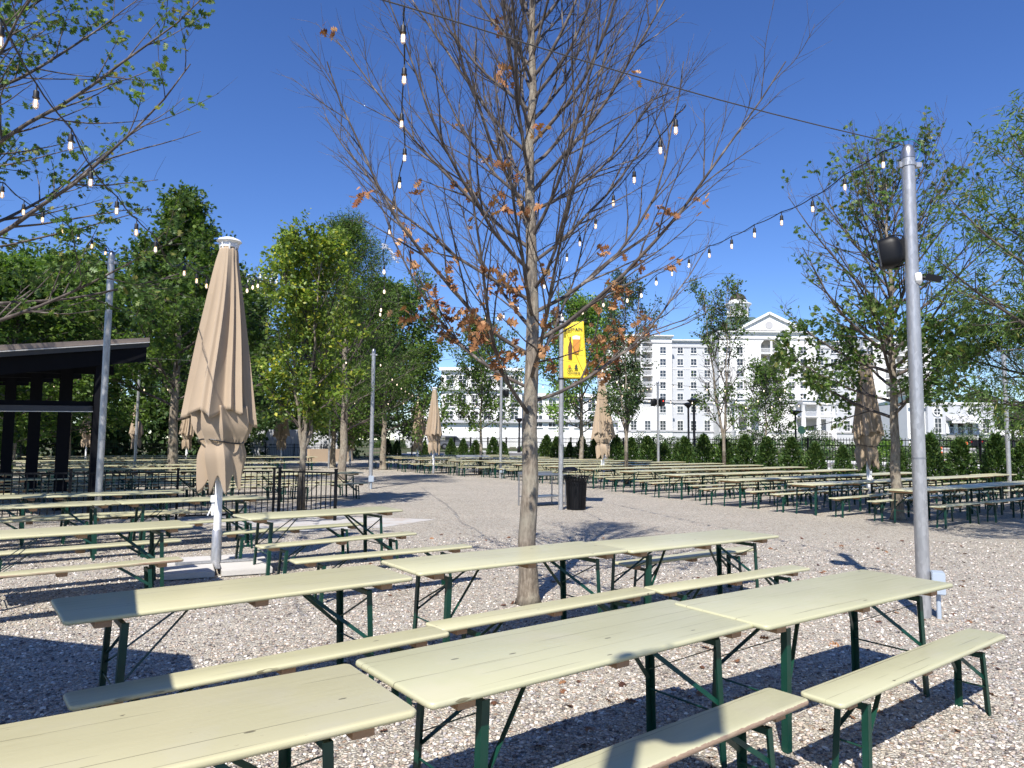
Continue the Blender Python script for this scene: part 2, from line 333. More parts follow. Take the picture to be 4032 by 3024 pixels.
for a in (40.2, 48.5, 83.7, 104):
    mb = MB(); z = terrain_z(a)
    v = [SP(a,-200,z), SP(a+.3,-200,z), SP(a+.3,75,z), SP(a,75,z), SP(a,-200,z+.2), SP(a+.3,-200,z+.2), SP(a+.3,75,z+.2), SP(a,75,z+.2)]
    mb.add(v, [(0,3,2,1),(4,5,6,7),(0,1,5,4),(1,2,6,5),(2,3,7,6),(3,0,4,7)]); tag(mb.build('kerb', M['white_trim'] if a < 60 else M['concrete']), kind='structure')
# pale concrete apron showing through the gravel behind the left tables
mb = MB(); q = [G(1270,2030), G(1716,2046), G(1500,2078), G(1180,2092), G(640,2052), G(1000,2026)]
mb.add([(v.x, v.y, .004) for v in q], [tuple(range(6))]); tag(mb.build('path', M['apron']), kind='structure')

def leaf_arrays(pts, nrm, dirs, size, tv, tf):
    """place template leaf tv (k,3) / faces tf at each point"""
    n = len(pts); k = len(tv); d = dirs/np.linalg.norm(dirs, axis=1, keepdims=True)
    x = np.cross(d, nrm); x /= np.linalg.norm(x, axis=1, keepdims=True)+1e-9; u = np.cross(x, d)
    V = pts[:,None,:]+size[:,None,None]*(tv[None,:,0,None]*d[:,None,:]+tv[None,:,1,None]*x[:,None,:]+tv[None,:,2,None]*u[:,None,:])
    Fc = (tf[None,:,:]+(np.arange(n)*k)[:,None,None]).reshape(-1, tf.shape[1]); return V.reshape(-1,3), Fc
def np_mesh(name, V, Fc, m, smooth=False):
    me = bpy.data.meshes.new(name); nf, k = Fc.shape
    me.vertices.add(len(V)); me.vertices.foreach_set('co', V.astype(np.float32).ravel())
    me.loops.add(nf*k); me.loops.foreach_set('vertex_index', Fc.astype(np.int32).ravel())
    me.polygons.add(nf); me.polygons.foreach_set('loop_start', np.arange(nf, dtype=np.int32)*k)
    me.update(calc_edges=True); me.materials.append(m)
    if smooth: me.polygons.foreach_set('use_smooth', [True]*nf)
    me.validate(); return me
rs = np.random.RandomState(11)
# loose pebbles on top of the near gravel
ph = (1+5**.5)/2; ico = np.array([(-1,ph,0),(1,ph,0),(-1,-ph,0),(1,-ph,0),(0,-1,ph),(0,1,ph),(0,-1,-ph),(0,1,-ph),(ph,0,-1),(ph,0,1),(-ph,0,-1),(-ph,0,1)])/1.9
icf = np.array([(0,11,5),(0,5,1),(0,1,7),(0,7,10),(0,10,11),(1,5,9),(5,11,4),(11,10,2),(10,7,6),(7,1,8),(3,9,4),(3,4,2),(3,2,6),(3,6,8),(3,8,9),(4,9,5),(2,4,11),(6,2,10),(8,6,7),(9,8,1)])
n = 52000; yy = 2.2+rs.rand(n)**1.35*11; xx = (rs.rand(n)*2-1)*yy*.80
pt = np.stack([xx, yy, np.full(n, .002)+rs.rand(n)*.004], 1); dr = np.stack([rs.randn(n), rs.randn(n), rs.randn(n)*.15], 1); nr = np.stack([rs.randn(n)*.2, rs.randn(n)*.2, np.ones(n)], 1)
V, Fc = leaf_arrays(pt, nr, dr, .0065+.010*rs.rand(n)**2, ico*np.array([1.25,.9,.6]), icf)
tag(inst('gravel_stones', np_mesh('gravel_stones', V, Fc, M['stone'], True)), 'loose mixed pebbles lying on the gravel yard', 'pebbles', kind='stuff')

# leaf templates: (length, width, lift)
def lobed(seed=0, n=7, droop=.12):
    r = random.Random(seed); pts = [(0,0,0)]; side = []
    for i, (l, w) in enumerate([(.06,.03),(.22,.34),(.30,.10),(.50,.47),(.58,.12),(.78,.34),(.84,.10),(1.0,.0)]): side.append((l, w))
    out = [(l, w, -droop*l*l+.12*w) for l, w in side]+[(l, -w, -droop*l*l+.12*w) for l, w in reversed(side[:-1])]
    v = [(.45,0,-droop*.2)]+out; k = len(out)
    return np.array(v), np.array([(0, 1+i, 1+(i+1) % k) for i in range(k)])
def blade(w, droop=.15):
    v = np.array([(0,0,0),(.45,w/2,-droop*.2+.04),(1,0,-droop),(.45,-w/2,-droop*.2+.04)]); return v, np.array([(0,1,2),(0,2,3)])
T_OAK, T_OVAL, T_NARROW = lobed(), blade(.62), blade(.2)

# ------------------------------------------------------------------ trees
def perp(d, r):
    v = Vector((r.gauss(0,1), r.gauss(0,1), r.gauss(0,1))); v = v-d*v.dot(d); return v.normalized()
def grow(start, d, L, curve_up, wob, steps, r):
    pts = [start.copy()]; p = start.copy(); d = d.normalized()
    for i in range(steps):
        d = (d+Vector((0,0,1))*(curve_up/steps)+Vector((r.gauss(0,wob), r.gauss(0,wob), r.gauss(0,wob*.7)))).normalized()
        p = p+d*(L/steps); pts.append(p.copy())
    return pts
def skeleton(seed, H, zb, n1, L1, a1, up1, n2, L2, a2, n3, L3, r0, wob=.05, ztop=.96, stems=1, lean=(0,0), thin=1.0):
    r = random.Random(seed); br = []; cur = []
    for st in range(stems):
        if stems == 1: tr = [Vector((r.gauss(0,.02)+lean[0]*k/14, r.gauss(0,.02)+lean[1]*k/14, H*k/14)) if k else Vector((0,0,0)) for k in range(15)]
        else:
            az = 6.283*st/stems+r.random(); sp = H*r.uniform(.06,.16)
            tr = [Vector((0,0,zb*k/3)) for k in range(4)]+[Vector((math.cos(az)*sp*(k/11)**.8+r.gauss(0,.03), math.sin(az)*sp*(k/11)**.8+r.gauss(0,.03), zb+(H*r.uniform(.93,1)-zb)*k/11)) for k in range(1, 12)]
        rad = [r0*(1.18 if k == 0 else 1)*(1-.93*(k/14)**.9)+.006 for k in range(15)]
        if stems > 1: rad = [q if k < 4 or st == 0 else q*.62 for k, q in enumerate(rad)]
        cur.append((tr, rad))
        if stems == 1: br.append((tr[:1]+[Vector((0,0,.10)), Vector((0,0,.30))]+tr[1:], [r0*1.5, r0*1.2, r0*1.06]+rad[1:], 0))
        else: br.append((tr, rad, 0))
    ga = r.random()*6.28
    for i in range(n1):
        tr, rad = cur[i % len(cur)]
        t = (i+r.random()*.6)/n1; z = zb+(H*ztop-zb)*t**.92; k = min(13, int(z/H*14)) if stems == 1 else min(13, 3+int((z-zb)/(H-zb)*11))
        f = z/H*14-k if stems == 1 else r.random(); p = tr[k].lerp(tr[k+1], max(0, min(1, f))); ga += 2.4+r.gauss(0,.25); a = R(a1(t)+r.gauss(0,4))
        d = Vector((math.cos(ga)*math.sin(a), math.sin(ga)*math.sin(a), math.cos(a))); L = L1(t)*r.uniform(.8,1.12)
        pr = grow(p, d, L, up1(t), wob, 9, r); rb = min(rad[k]*.55, .012+L*.0085*thin); rr = [rb*(1-.85*q/9)+.0022 for q in range(10)]; br.append((pr, rr, 1))
        for j in range(n2):
            u = .12+.86*(j+r.random())/n2; kk = min(8, int(u*9)); q = pr[kk].lerp(pr[kk+1], u*9-kk); dd = (pr[kk+1]-pr[kk]).normalized()
            d2 = (dd+perp(dd, r)*math.tan(R(a2+r.gauss(0,7)))+Vector((0,0,.12))).normalized(); l2 = L2*L*(1.05-u*.72)*r.uniform(.6,1.2)
            p2 = grow(q, d2, l2, .18, wob*1.3, 5, r); r2 = [max(.0022, rr[kk]*.5)*(1-.75*w/5)+.0012 for w in range(6)]; br.append((p2, r2, 2))
            for m in range(n3):
                u3 = .15+.85*(m+r.random())/n3; k3 = min(4, int(u3*5)); q3 = p2[k3].lerp(p2[k3+1], u3*5-k3); d3 = (p2[k3+1]-p2[k3]).normalized()
                d4 = (d3+perp(d3, r)*math.tan(R(32+r.gauss(0,9)))).normalized(); br.append((grow(q3, d4, L3*r.uniform(.45,1.25), .1, wob*1.6, 3, r), [.0026,.002,.0016,.001], 3))
    return br
def tubes_mesh(name, br, levels, m, thick=1.0, minr=0.0):
    mb = MB()
    for pts, rad, lv in br:
        if lv in levels: mb.tube(pts, [max(minr, q*thick) for q in rad], {0: 16, 1: 6, 2: 4, 3: 3}[lv], cap=(lv == 0))
    me = bpy.data.meshes.new(name); me.from_pydata(mb.v, [], mb.f); me.materials.append(m); me.polygons.foreach_set('use_smooth', [True]*len(me.polygons)); me.update(); return me
def leaf_mesh(name, br, n, size, tmpl, m, seed, levels=(2,3), spread=.08, weight=None, upb=.9, droop=.3):
    r = np.random.RandomState(seed); segs = [(p[i], p[i+1]) for p, q, lv in br if lv in levels for i in range(len(p)//3, len(p)-1)]
    A = np.array([s[0] for s in segs]); B = np.array([s[1] for s in segs]); w = None
    if weight: w = np.array([weight(a) for a in A]); w = w/w.sum()
    # leaves come in sprays, so that the crown keeps clumps and gaps
    nc = max(1, n//7); ic = r.choice(len(A), nc, p=w); i = np.repeat(ic, 7)[:n]; n = len(i)
    t = r.rand(n, 1); pts = A[i]*(1-t)+B[i]*t+r.randn(n, 3)*spread
    d = (B[i]-A[i]); d /= np.linalg.norm(d, axis=1, keepdims=True)+1e-9; d = d*.6+r.randn(n, 3)*.7+np.array([0,0,-droop])
    nr = r.randn(n, 3)*.7+np.array([0,0,upb]); V, Fc = leaf_arrays(pts, nr, d, size*(.65+.6*r.rand(n)), *tmpl); return np_mesh(name, V, Fc, m)
def tree(name, label, loc, sk, leaf, thick=1.0, minr=0.0, group=None, rz=0, twigs=True):
    t = thing(name, label, 'tree', loc, rz, group)
    inst('trunk', tubes_mesh('trunk', sk, (0,), M['bark'], thick), t)
    inst('branches', tubes_mesh('branches', sk, (1,2,3) if twigs else (1,2), M['twig'], thick, minr), t)
    if leaf: inst('crown', leaf, t)
    return t
# the bare oak in the middle
cb = G(2080, 2376)
sk = skeleton(5, 9.0, 2.02, 60, lambda t: 3.3*(1-t)**.66+.4, lambda t: 72-44*t, lambda t: 1.2-.5*t, 14, .40, 26, 8, .32, .100, wob=.07, thin=.36)
tr = tree('oak_tree', 'nearly bare young oak with upswept branches and a few dry orange leaves', cb, sk, None)
def wt(a): return math.exp(-((a[2]-2.8)/.55)**2)*math.exp(-(math.hypot(a[0], a[1])/.9)**2)*16+.16*math.exp(-((a[2]-3.7)/1.6)**2)+.02
lm = leaf_mesh('dry_leaves', sk, 680, .10, T_OAK, M['leaf_brown'], 3, (1,2,3), .05, wt, .2, .8); inst('dry_leaves', lm, tr)
# other trees: sk/leaf settings per kind
def up_const(v): return lambda t: v
def round_tree(name, label, loc, seed, H, zb, rad, leaf, n, size, tmpl, n1=26, n2=9, n3=3, r0=.11, a=(70,25), up=.35, stems=1, spread=.12, weight=None, group=None, minr=0.0, shape=None, wob=.06, droop=.3, L3=None, upb=.9, rz=0, thin=1.0):
    shape = shape or (lambda t: math.sin(math.pi*(.22+.72*t))**.8+.12)
    s = skeleton(seed, H, zb, n1, lambda t: rad*shape(t), lambda t: a[0]+(a[1]-a[0])*t, up_const(up), n2, .42, 38, n3, L3 or rad*.16, r0, wob=wob, stems=stems, thin=thin)
    lm = leaf_mesh('crown', s, n, size, tmpl, M[leaf], seed, (1,2,3), spread, weight, upb, droop)
    return tree(name, label, loc, s, lm, 1.0, minr, group, rz)
round_tree('oak_tree', 'large oak leaning in from the left edge with lobed green leaves on long level branches', (-8.5, 10.1, 0), 21, 9.6, 2.7, 5.0, 'leaf_oak', 10500, .10, T_OAK, n1=34, n2=13, n3=4, r0=.13, a=(84,38), up=.45, spread=.05, weight=lambda a: .25+(a[2] > 4.2)*.2+(abs(a[2]-4.0) < 1.1)*1.0, shape=lambda t: (1-t)**.5*.85+.2, L3=.35, thin=.55)
round_tree('lime_tree', 'yellow-green leafy tree with several upright stems behind the low black railing', (-5.15, 17.7, 0), 22, 6.7, 1.5, 1.95, 'leaf_lime', 15000, .115, T_OVAL, n1=46, n2=8, n3=3, r0=.085, a=(50,22), up=.5, stems=4, spread=.07, shape=lambda t: (math.sin(math.pi*(.15+.80*t))**.7)*.95+.1)
round_tree('oak_tree', 'tall dark-trunked oak rising behind the left light pole', (-13.2, 27.9, 0), 23, 11.4, 2.3, 4.6, 'leaf_mid', 24000, .17, T_OAK, n1=40, r0=.2, a=(78,25), spread=.14, minr=.007, shape=lambda t: (1-t)**1.15*1.1+.09)
round_tree('feathery_tree', 'tall feathery green tree behind the yellow-green tree', (-6.5, 27.6, 0), 24, 10.2, 2.0, 3.4, 'leaf_mid', 30000, .15, T_NARROW, n1=44, r0=.17, a=(70,22), spread=.13, minr=.006, shape=lambda t: (1-t)**.6+.08)
round_tree('feathery_tree', 'rounded feathery green tree left of the far closed parasol', (-7.6, 42.5, 0), 25, 9.6, 1.9, 4.8, 'leaf_mid', 22000, .21, T_OVAL, n1=40, r0=.19, a=(78,25), spread=.2, minr=.01)
round_tree('young_tree', 'small green tree between the far parasol and the bare oak trunk', (-1.62, 37.6, 0), 26, 7.3, 2.1, 2.6, 'leaf_mid', 9500, .15, T_OVAL, n1=30, r0=.085, a=(70,25), spread=.13, minr=.008)
round_tree('young_tree', 'bright green tree behind the pole with the yellow banner', (4.1, 42, 0), 27, 9.2, 2.2, 3.5, 'leaf_bright', 17000, .17, T_OVAL, n1=36, r0=.14, a=(72,25), spread=.17, minr=.01)
round_tree('maple_tree', 'dark narrow maple right of the second closed parasol', (4.75, 29.6, 0), 28, 8.7, 2.0, 1.75, 'leaf_dark', 6500, .12, T_OVAL, n1=36, r0=.085, a=(42,16), up=.5, stems=3, spread=.1, minr=.006, weight=lambda a: 1.3 if a[2] < 5 else .6)
round_tree('maple_tree', 'thin half-bare maple with upright stems in front of the hotel', (10.75, 36.2, 0), 29, 9.7, 2.0, 2.6, 'leaf_mid', 3300, .15, T_OVAL, n1=24, r0=.09, a=(46,18), up=.3, stems=3, spread=.12, minr=.008, weight=lambda a: (.06 if 4.6 < a[2] < 6.3 else 1.0), rz=2.2)
round_tree('young_tree', 'small bushy green tree in front of the hotel centre', (20.3, 57, .6), 30, 6.4, 1.2, 3.3, 'leaf_mid', 5600, .21, T_OVAL, n1=26, r0=.10, a=(68,25), spread=.2, minr=.012)
round_tree('oak_tree', 'oak with twiggy half-bare top standing among the right tables', (9.1, 16.95, 0), 31, 8.1, 2.3, 3.4, 'leaf_oak', 7600, .13, T_OAK, n1=44, n2=11, n3=4, r0=.125, a=(72,22), up=.4, spread=.09, minr=.003, weight=lambda a: (1.0 if a[2] < 4.9 else .10), shape=lambda t: math.sin(math.pi*(.30+.60*t))**.7+.05, L3=.4)
round_tree('willow_oak', 'dense narrow-leaved willow oak at the right edge', (11.3, 12.2, 0), 32, 5.9, 2.0, 3.9, 'leaf_oak', 46000, .14, T_NARROW, n1=44, n2=12, n3=4, r0=.17, a=(84,30), up=.25, spread=.10, shape=lambda t: math.sin(math.pi*(.32+.55*t))**.8+.12, L3=.45, droop=.45)
round_tree('willow_oak', 'low dark tree behind the far right light pole', (20.4, 27.2, 0), 33, 6.0, 1.6, 3.1, 'leaf_dark', 9000, .15, T_NARROW, n1=30, r0=.12, a=(80,30), spread=.14, minr=.006)
bgt = [(-20.5,33,8.8,4.2,'leaf_mid','seen through the gap between the pavilion roof and the left pole'),(-26.5,38,9.6,4.6,'leaf_mid','behind the left end of the pavilion roof'),(-17,42,10.2,4.3,'leaf_dark','behind the tall oak left of the big parasol'),(-11.2,45,9.0,3.9,'leaf_mid','behind the big closed parasol'),(-33,47,11,5.4,'leaf_dark','at the far left edge beyond the yard'),(-22,54,11,5,'leaf_dark','behind the pavilion in the far row'),(-13.5,60,10,5,'leaf_dark','far behind the yellow-green tree'),(-31,62,14,6,'leaf_mid','farthest back on the left'),(-12.5,70,10.5,5.5,'leaf_dark','beyond the left fence near the white building'),(-17.2,24.5,6.8,3.7,'leaf_mid','just behind the pavilion columns'),(-41,60,15,6,'leaf_mid','beyond the left frame edge behind the pavilion')]
proto = {}
for i, (x, y, H, r_, lf, where) in enumerate(bgt):
    k = (lf, i % 2)
    if k not in proto:
        s = skeleton(60+i, 10, 1.9, 34, lambda t: 4.3*(math.sin(math.pi*(.25+.68*t))**.8+.12), lambda t: 78-50*t, up_const(.3), 8, .42, 38, 2, .7, .19)
        proto[k] = (tubes_mesh('trunk', s, (0,), M['bark']), tubes_mesh('branches', s, (1,2), M['twig'], 1, .012), leaf_mesh('crown', s, 24000, .23, T_OVAL, M[lf], 70+i, (1,2,3), .22))
    t = thing('shade_tree', ('dark' if lf == 'leaf_dark' else 'mid green')+' leafy tree '+where, 'tree', (x, y, 0), i*1.9, 'trees behind the left half of the yard'); t.scale = (r_/4.3, r_/4.3, H/10)
    for nm, me in zip(('trunk', 'branches', 'crown'), proto[k]): inst(nm, me, t)
# far woods on the skyline: one ragged mass
mb_pts = []; r = np.random.RandomState(5)
n = 26000; az = np.concatenate([r.uniform(-.9,-.18,n//2), r.uniform(.50,.95,n//2)]); dd = r.uniform(205,260,n)
hh = 9+5*np.sin(az*23)+3*np.sin(az*57+1)+2*np.sin(az*121); pt = np.stack([dd*np.sin(az), dd*np.cos(az), 1.6+r.rand(n)**.7*np.maximum(hh, 4)], 1)
V, Fc = leaf_arrays(pt, r.randn(n,3)*.6+np.array([0,-.5,.8]), r.randn(n,3), .9+r.rand(n)*.9, *T_OVAL)
tag(inst('far_woods', np_mesh('far_woods', V, Fc, M['leaf_dark'])), 'distant dark tree line beyond the hotel', 'woods', kind='stuff')

r = np.random.RandomState(6); n = 26000; ss_ = r.uniform(-45,30,n); pp_ = 64+r.rand(n)*5; zz_ = r.rand(n)**.8*(4.6+1.4*np.sin(ss_*.7)+.8*np.sin(ss_*1.9))
pt = np.stack([ss_*DV.x+pp_*NV.x, ss_*DV.y+pp_*NV.y, zz_], 1); V, Fc = leaf_arrays(pt, r.randn(n,3)+np.array([0,-.4,.6]), r.randn(n,3), .35+r.rand(n)*.4, *T_OVAL)
tag(inst('undergrowth', np_mesh('undergrowth', V, Fc, M['leaf_dark'])), 'dense dark undergrowth behind the far left fence', 'undergrowth', kind='stuff')

# ------------------------------------------------------------------ evergreen shrubs and planting along the fence
FS = 31.9                                                       # the black fence runs across the rows at s = 31.9
def on_fence(px, back=0.0):
    a = ray(px, 1760)[0]; s = FS-back                            # x = a*y with s = x*cos+y*sin
    y = s/(a*DV.x+DV.y); return Vector((a*y, y, 0))
def conifer(seed, H, w, n=2600):
    r = np.random.RandomState(seed); t = r.rand(n)**1.25; th = r.rand(n)*6.283
    lump = 1+.22*np.sin(th*3+seed)+.16*np.sin(th*5+t*9); rad = w*(1-t)**.55*(.75+.5*t*(1-t)*2)*lump*(r.rand(n)**.25)
    pt = np.stack([rad*np.cos(th), rad*np.sin(th), .04+t*H*(1+.03*r.randn(n))], 1); d = np.stack([np.cos(th)*.7, np.sin(th)*.7, np.full(n, .9)], 1)+r.randn(n,3)*.45
    V, Fc = leaf_arrays(pt, r.randn(n,3)+np.array([0,0,.4]), d, .10+.08*r.rand(n), *blade(.45)); return np_mesh('foliage', V, Fc, M['shrub'])
cms = [conifer(i, 1.9, .62, 3600) for i in range(4)]; smb = MB(); smb.tube([(0,0,0),(0,0,.5)], .03, 6); stem_me = smb.mesh('stem', M['bark'])
ordn = ['first','second','third','fourth','fifth','sixth','seventh','eighth','ninth','tenth','eleventh','twelfth','thirteenth','fourteenth','fifteenth','sixteenth','seventeenth','eighteenth','nineteenth','twentieth']
X1 = lambda v: 2688+v/1.6458
X0 = lambda v: 1344+v/1.6458
sh = [X0(v) for v in (300,360,540,710,790,870,985,1050,1235,1330,1395,1480,1560,1650,1780,1880,1985,2095,2185)]; sh2 = [X1(v) for v in (15,140,270,405,545,710,860,1040,1200,1390,1605,1795,2030,2200)]
for i, px in enumerate(sh+sh2):
    q = on_fence(px, .95); h = 1+rnd.uniform(-.18,.12)
    lab = 'conical evergreen shrub at the black fence, '+(ordn[i]+' from the left edge of the row' if i < len(sh) else ordn[len(sh+sh2)-1-i]+' from the right')
    t = thing('evergreen_shrub', lab, 'shrub', q, rnd.random()*6, 'conical shrubs along the fence'); t.scale = (h*rnd.uniform(.9,1.15),)*2+(h,)
    inst('foliage', cms[i % 4], t); inst('stem', stem_me, t)
def bush(seed, w, H, n=1500, m='leaf_mid', sz=.16):
    r = np.random.RandomState(seed); d = r.randn(n,3); d /= np.linalg.norm(d, axis=1, keepdims=True); d[:,2] = abs(d[:,2]); rr = r.rand(n)**.3*(1+.2*np.sin(d[:,0]*6+seed))
    pt = d*rr[:,None]*np.array([w,w,H]); V, Fc = leaf_arrays(pt, r.randn(n,3)+np.array([0,0,.6]), d+r.randn(n,3)*.6, sz*(.7+.6*r.rand(n)), *T_OVAL); return np_mesh('foliage', V, Fc, M[m])
bms = [bush(1,1.1,1.5), bush(2,1.5,1.7,1500,'leaf_dark'), bush(3,1.0,1.1,1200,'leaf_bright'), bush(4,1.9,1.5,1800,'shrub')]
for i in range(44):
    px = 1500+i*59+rnd.uniform(-18,18); s = rnd.choice((50.5,53,62,74,112,118,126)); a = ray(px,1760)[0]; y = s/(a*DV.x+DV.y)
    z = terrain_z(s); wh = {50.5:'by the road',53:'behind the road',62:'on the near bank',74:'on the far bank',112:'below the hotel wall',118:'below the hotel wall',126:'at the foot of the hotel'}[s]
    t = thing('round_bush', 'bush %s, %s of the way from left to right' % (wh, ['a tenth','a fifth','a third','two fifths','half','three fifths','two thirds','four fifths','nine tenths','the whole'][min(9, i*10//44)]), 'bush', (a*y, y, z), i, 'bushes beyond the fence')
    inst('foliage', bms[i % 4], t); f = .8+.5*rnd.random(); t.scale = (f,f,f*(.8 if s < 60 else 1.2))

# ------------------------------------------------------------------ fences and railing
def fence(name, label, A, B, H, gap, npan, col, top=True, group=None, double=True):
    t = thing(name, label, 'fence' if name != 'railing' else 'railing', A, math.atan2((B-A).y, (B-A).x)); L = (B-A).length; pl = L/npan
    pw = .04 if double else .026; mb = MB(); mb.box(-pw,pw,-pw,pw,0,H+.05); mb.box(-pw-.008,pw+.008,-pw-.008,pw+.008,H+.051,H+.07); post = mb.mesh('post', col)
    mb = MB()
    for z in ((H-.03, H-.28, .15) if double else (H-.02, .10)): mb.box(.041, pl-.041, -.018, .018, z-.018, z+.018)
    k = int(pl/gap)
    for j in range(1, k): x = pl*j/k; mb.box(x-.009, x+.009, -.0085, .0085, .05 if double else .12, H+(.07 if double else -.04))
    pan = mb.mesh('picket_panel', col)
    for i in range(npan+1): inst('post', post, t, (pl*i, 0, 0))
    for i in range(npan): inst('picket_panel', pan, t, (pl*i, 0, 0))
    return t
fence('black_fence', 'long black picket fence behind the shrubs across the back of the yard', SP(FS,-3), SP(FS,61), 1.98, .13, 26, M['black'])
fence('black_fence', 'low black picket fence across the far left end of the yard', SP(-32,61.2), SP(31.6,61.2), 1.3, .15, 26, M['black'])
ca, cb2 = G(1318,2050), G(1096,2037); ca.z = cb2.z = 0
RL = Vector((-10.7,13.7,0))
fence('railing', 'short black railing panel ending behind the small left tables', ca, cb2, 1.05, .12, 1, M['black'], double=False)
fence('railing', 'long low black railing running left to the pavilion', cb2+Vector((-.12,-.02,0)), RL, 1.05, .12, 3, M['black'], double=False)

# ------------------------------------------------------------------ tables and benches
def top_mesh(name, L, Wd, T, m, rc=.035):
    """board with rounded corners and a half-round edge; top at z = 0"""
    def ring(inset, z, n=5):
        pts = []; rr = max(.004, rc-inset)
        for cx, cy, a0 in ((L/2-rc, Wd/2-rc, 0), (-L/2+rc, Wd/2-rc, 90), (-L/2+rc, -Wd/2+rc, 180), (L/2-rc, -Wd/2+rc, 270)):
            for k in range(n+1): a = R(a0+90*k/n); pts.append((cx+rr*math.cos(a), cy+rr*math.sin(a), z))
        return pts
    rows = [ring(.010, 0), ring(.004, -.0025), ring(.001, -.007), ring(0, -T/2), ring(.001, -T+.006), ring(.008, -T)]
    mb = MB(); n = len(rows[0]); vs = [p for rw in rows for p in rw]; fs = [tuple(range(n)), tuple(range(len(vs)-1, len(vs)-n-1, -1))]
    for i in range(len(rows)-1): fs += [(i*n+k, (i+1)*n+k, (i+1)*n+(k+1) % n, i*n+(k+1) % n) for k in range(n)]
    mb.add(vs, fs); return mb.mesh(name, m, smooth=50)
def furn_parts(kind):
    tb = kind == 'table'; L, Wd, H, T = (2.2, .69, .76, .028) if tb else (2.2, .24, .475, .028)
    ly = Wd/2-(.085 if tb else .03); ins = .30 if tb else .31; w = .041 if tb else .036; out = {}
    out['board'] = (Wd, H, T, L)
    mb = MB(); bw = .085
    mb.prism([(-bw/2,-.045),(bw/2,-.045),(bw/2,-.001),(-bw/2,-.001)], -Wd/2+.05, Wd/2-.05); out['batten'] = mb.mesh('batten', M['batten'])
    def leg(sx, sy, mbx=None):
        m_ = mbx or MB(); x = sx*(L/2-ins); y = sy*ly; ht = H-T-.045
        e = .004; yo = y+sy*.012
        # L-profile: one flange across, one along; the foot stands slightly outward
        a = Vector((x, y, ht)); b = Vector((x+sx*.03, yo, 0))
        for (o1, o2) in ((Vector((0,0,0)), Vector((-sx*w,0,0))), (Vector((0,0,0)), Vector((0,-sy*w,0)))):
            d1 = Vector((0,-sy*e,0)) if o2.x else Vector((-sx*e,0,0)); st = o2*.09 if not o2.x else Vector((0,0,0))
            vs = [p+q for p in (b, a) for q in (o1+st, o2, o2+d1, o1+d1+st)]
            m_.add(vs, [(0,1,2,3),(7,6,5,4),(0,4,5,1),(1,5,6,2),(2,6,7,3),(3,7,4,0)])
        return m_
    def brace(sx, mbx=None):
        m_ = mbx or MB(); x = sx*(L/2-ins); ht = H-T-.045; zz = .40*H if tb else .42*H
        m_.bar((x-sx*.015, -ly+.01, ht-.02), (x-sx*.015, ly-.01, ht-.02), .03, .03)
        m_.tube([(x+sx*.012-sx*.01, -ly, zz-.02), (x+sx*.002, ly, zz-.02)], .006, 6)
        xi = x-sx*(.46 if tb else .30)
        for sy in (-1, 1): m_.bar((x-sx*.012, sy*(ly-.008), zz+.04), (xi, sy*(.045 if tb else .02), H-T-.010), .005, .026, (1,0,.6))
        m_.bar((xi, -ly+.03, H-T-.008), (xi, ly-.03, H-T-.008), .03, .012)
        if tb:
            m_.bar((x-sx*.02, -ly+.02, ht-.05), (x-sx*.012, ly-.02, zz+.10), .005, .022, (1,0,0))
        return m_
    out['leg'] = {(a, c): leg(a, c).mesh('leg', M['green']) for a in (-1,1) for c in (-1,1)}
    out['brace'] = {a: brace(a).mesh('brace', M['green']) for a in (-1,1)}
    far = MB(); far.mi = 1
    for a in (-1,1):
        for c in (-1,1): leg(a, c, far)
        brace(a, far)
    far.mi = 2
    for x in (-L/2+.2, 0, L/2-.2): far.box(x-bw/2, x+bw/2, -Wd/2+.05, Wd/2-.05, H-T-.046, H-T-.001)
    far.mi = 0; far.box(-L/2, L/2, -Wd/2, Wd/2, H-T, H)
    out['far'] = far.mesh('far_'+kind, [M['paint'], M['green'], M['batten']]); return out
FP = {'table': furn_parts('table'), 'bench': furn_parts('bench')}
BOARD = {('table','paint'): top_mesh('tabletop', 2.2, .69, .028, M['paint']), ('bench','paint'): top_mesh('seat', 2.2, .24, .028, M['paint']), ('bench','worn'): top_mesh('seat', 2.2, .24, .028, M['worn'])}
def furn(kind, label, x, y, rz, group, far=False, m='paint', dz=0.0, tilt=None):
    name, cat = ('beer_table', 'table') if kind == 'table' else ('beer_bench', 'bench'); fp = FP[kind]; Wd, H, T, L = fp['board']
    if far: return tag(inst(name, fp['far'], None, (x, y, dz), rz), label, cat, group)
    t = thing(name, label, cat, (x, y, dz), rz, group)
    if tilt: t.rotation_euler = (tilt[0], tilt[1], rz)
    inst('tabletop' if kind == 'table' else 'seat', BOARD[(kind, m)], t, (0,0,H))
    for bx in (-L/2+.2, 0, L/2-.2): inst('batten', fp['batten'], t, (bx, 0, H-T))
    for k, me in fp['leg'].items(): inst('leg', me, t)
    for k, me in fp['brace'].items(): inst('brace', me, t)
    return t
GT, GB = 'pale beer tables in the near rows', 'pale beer benches in the near rows'
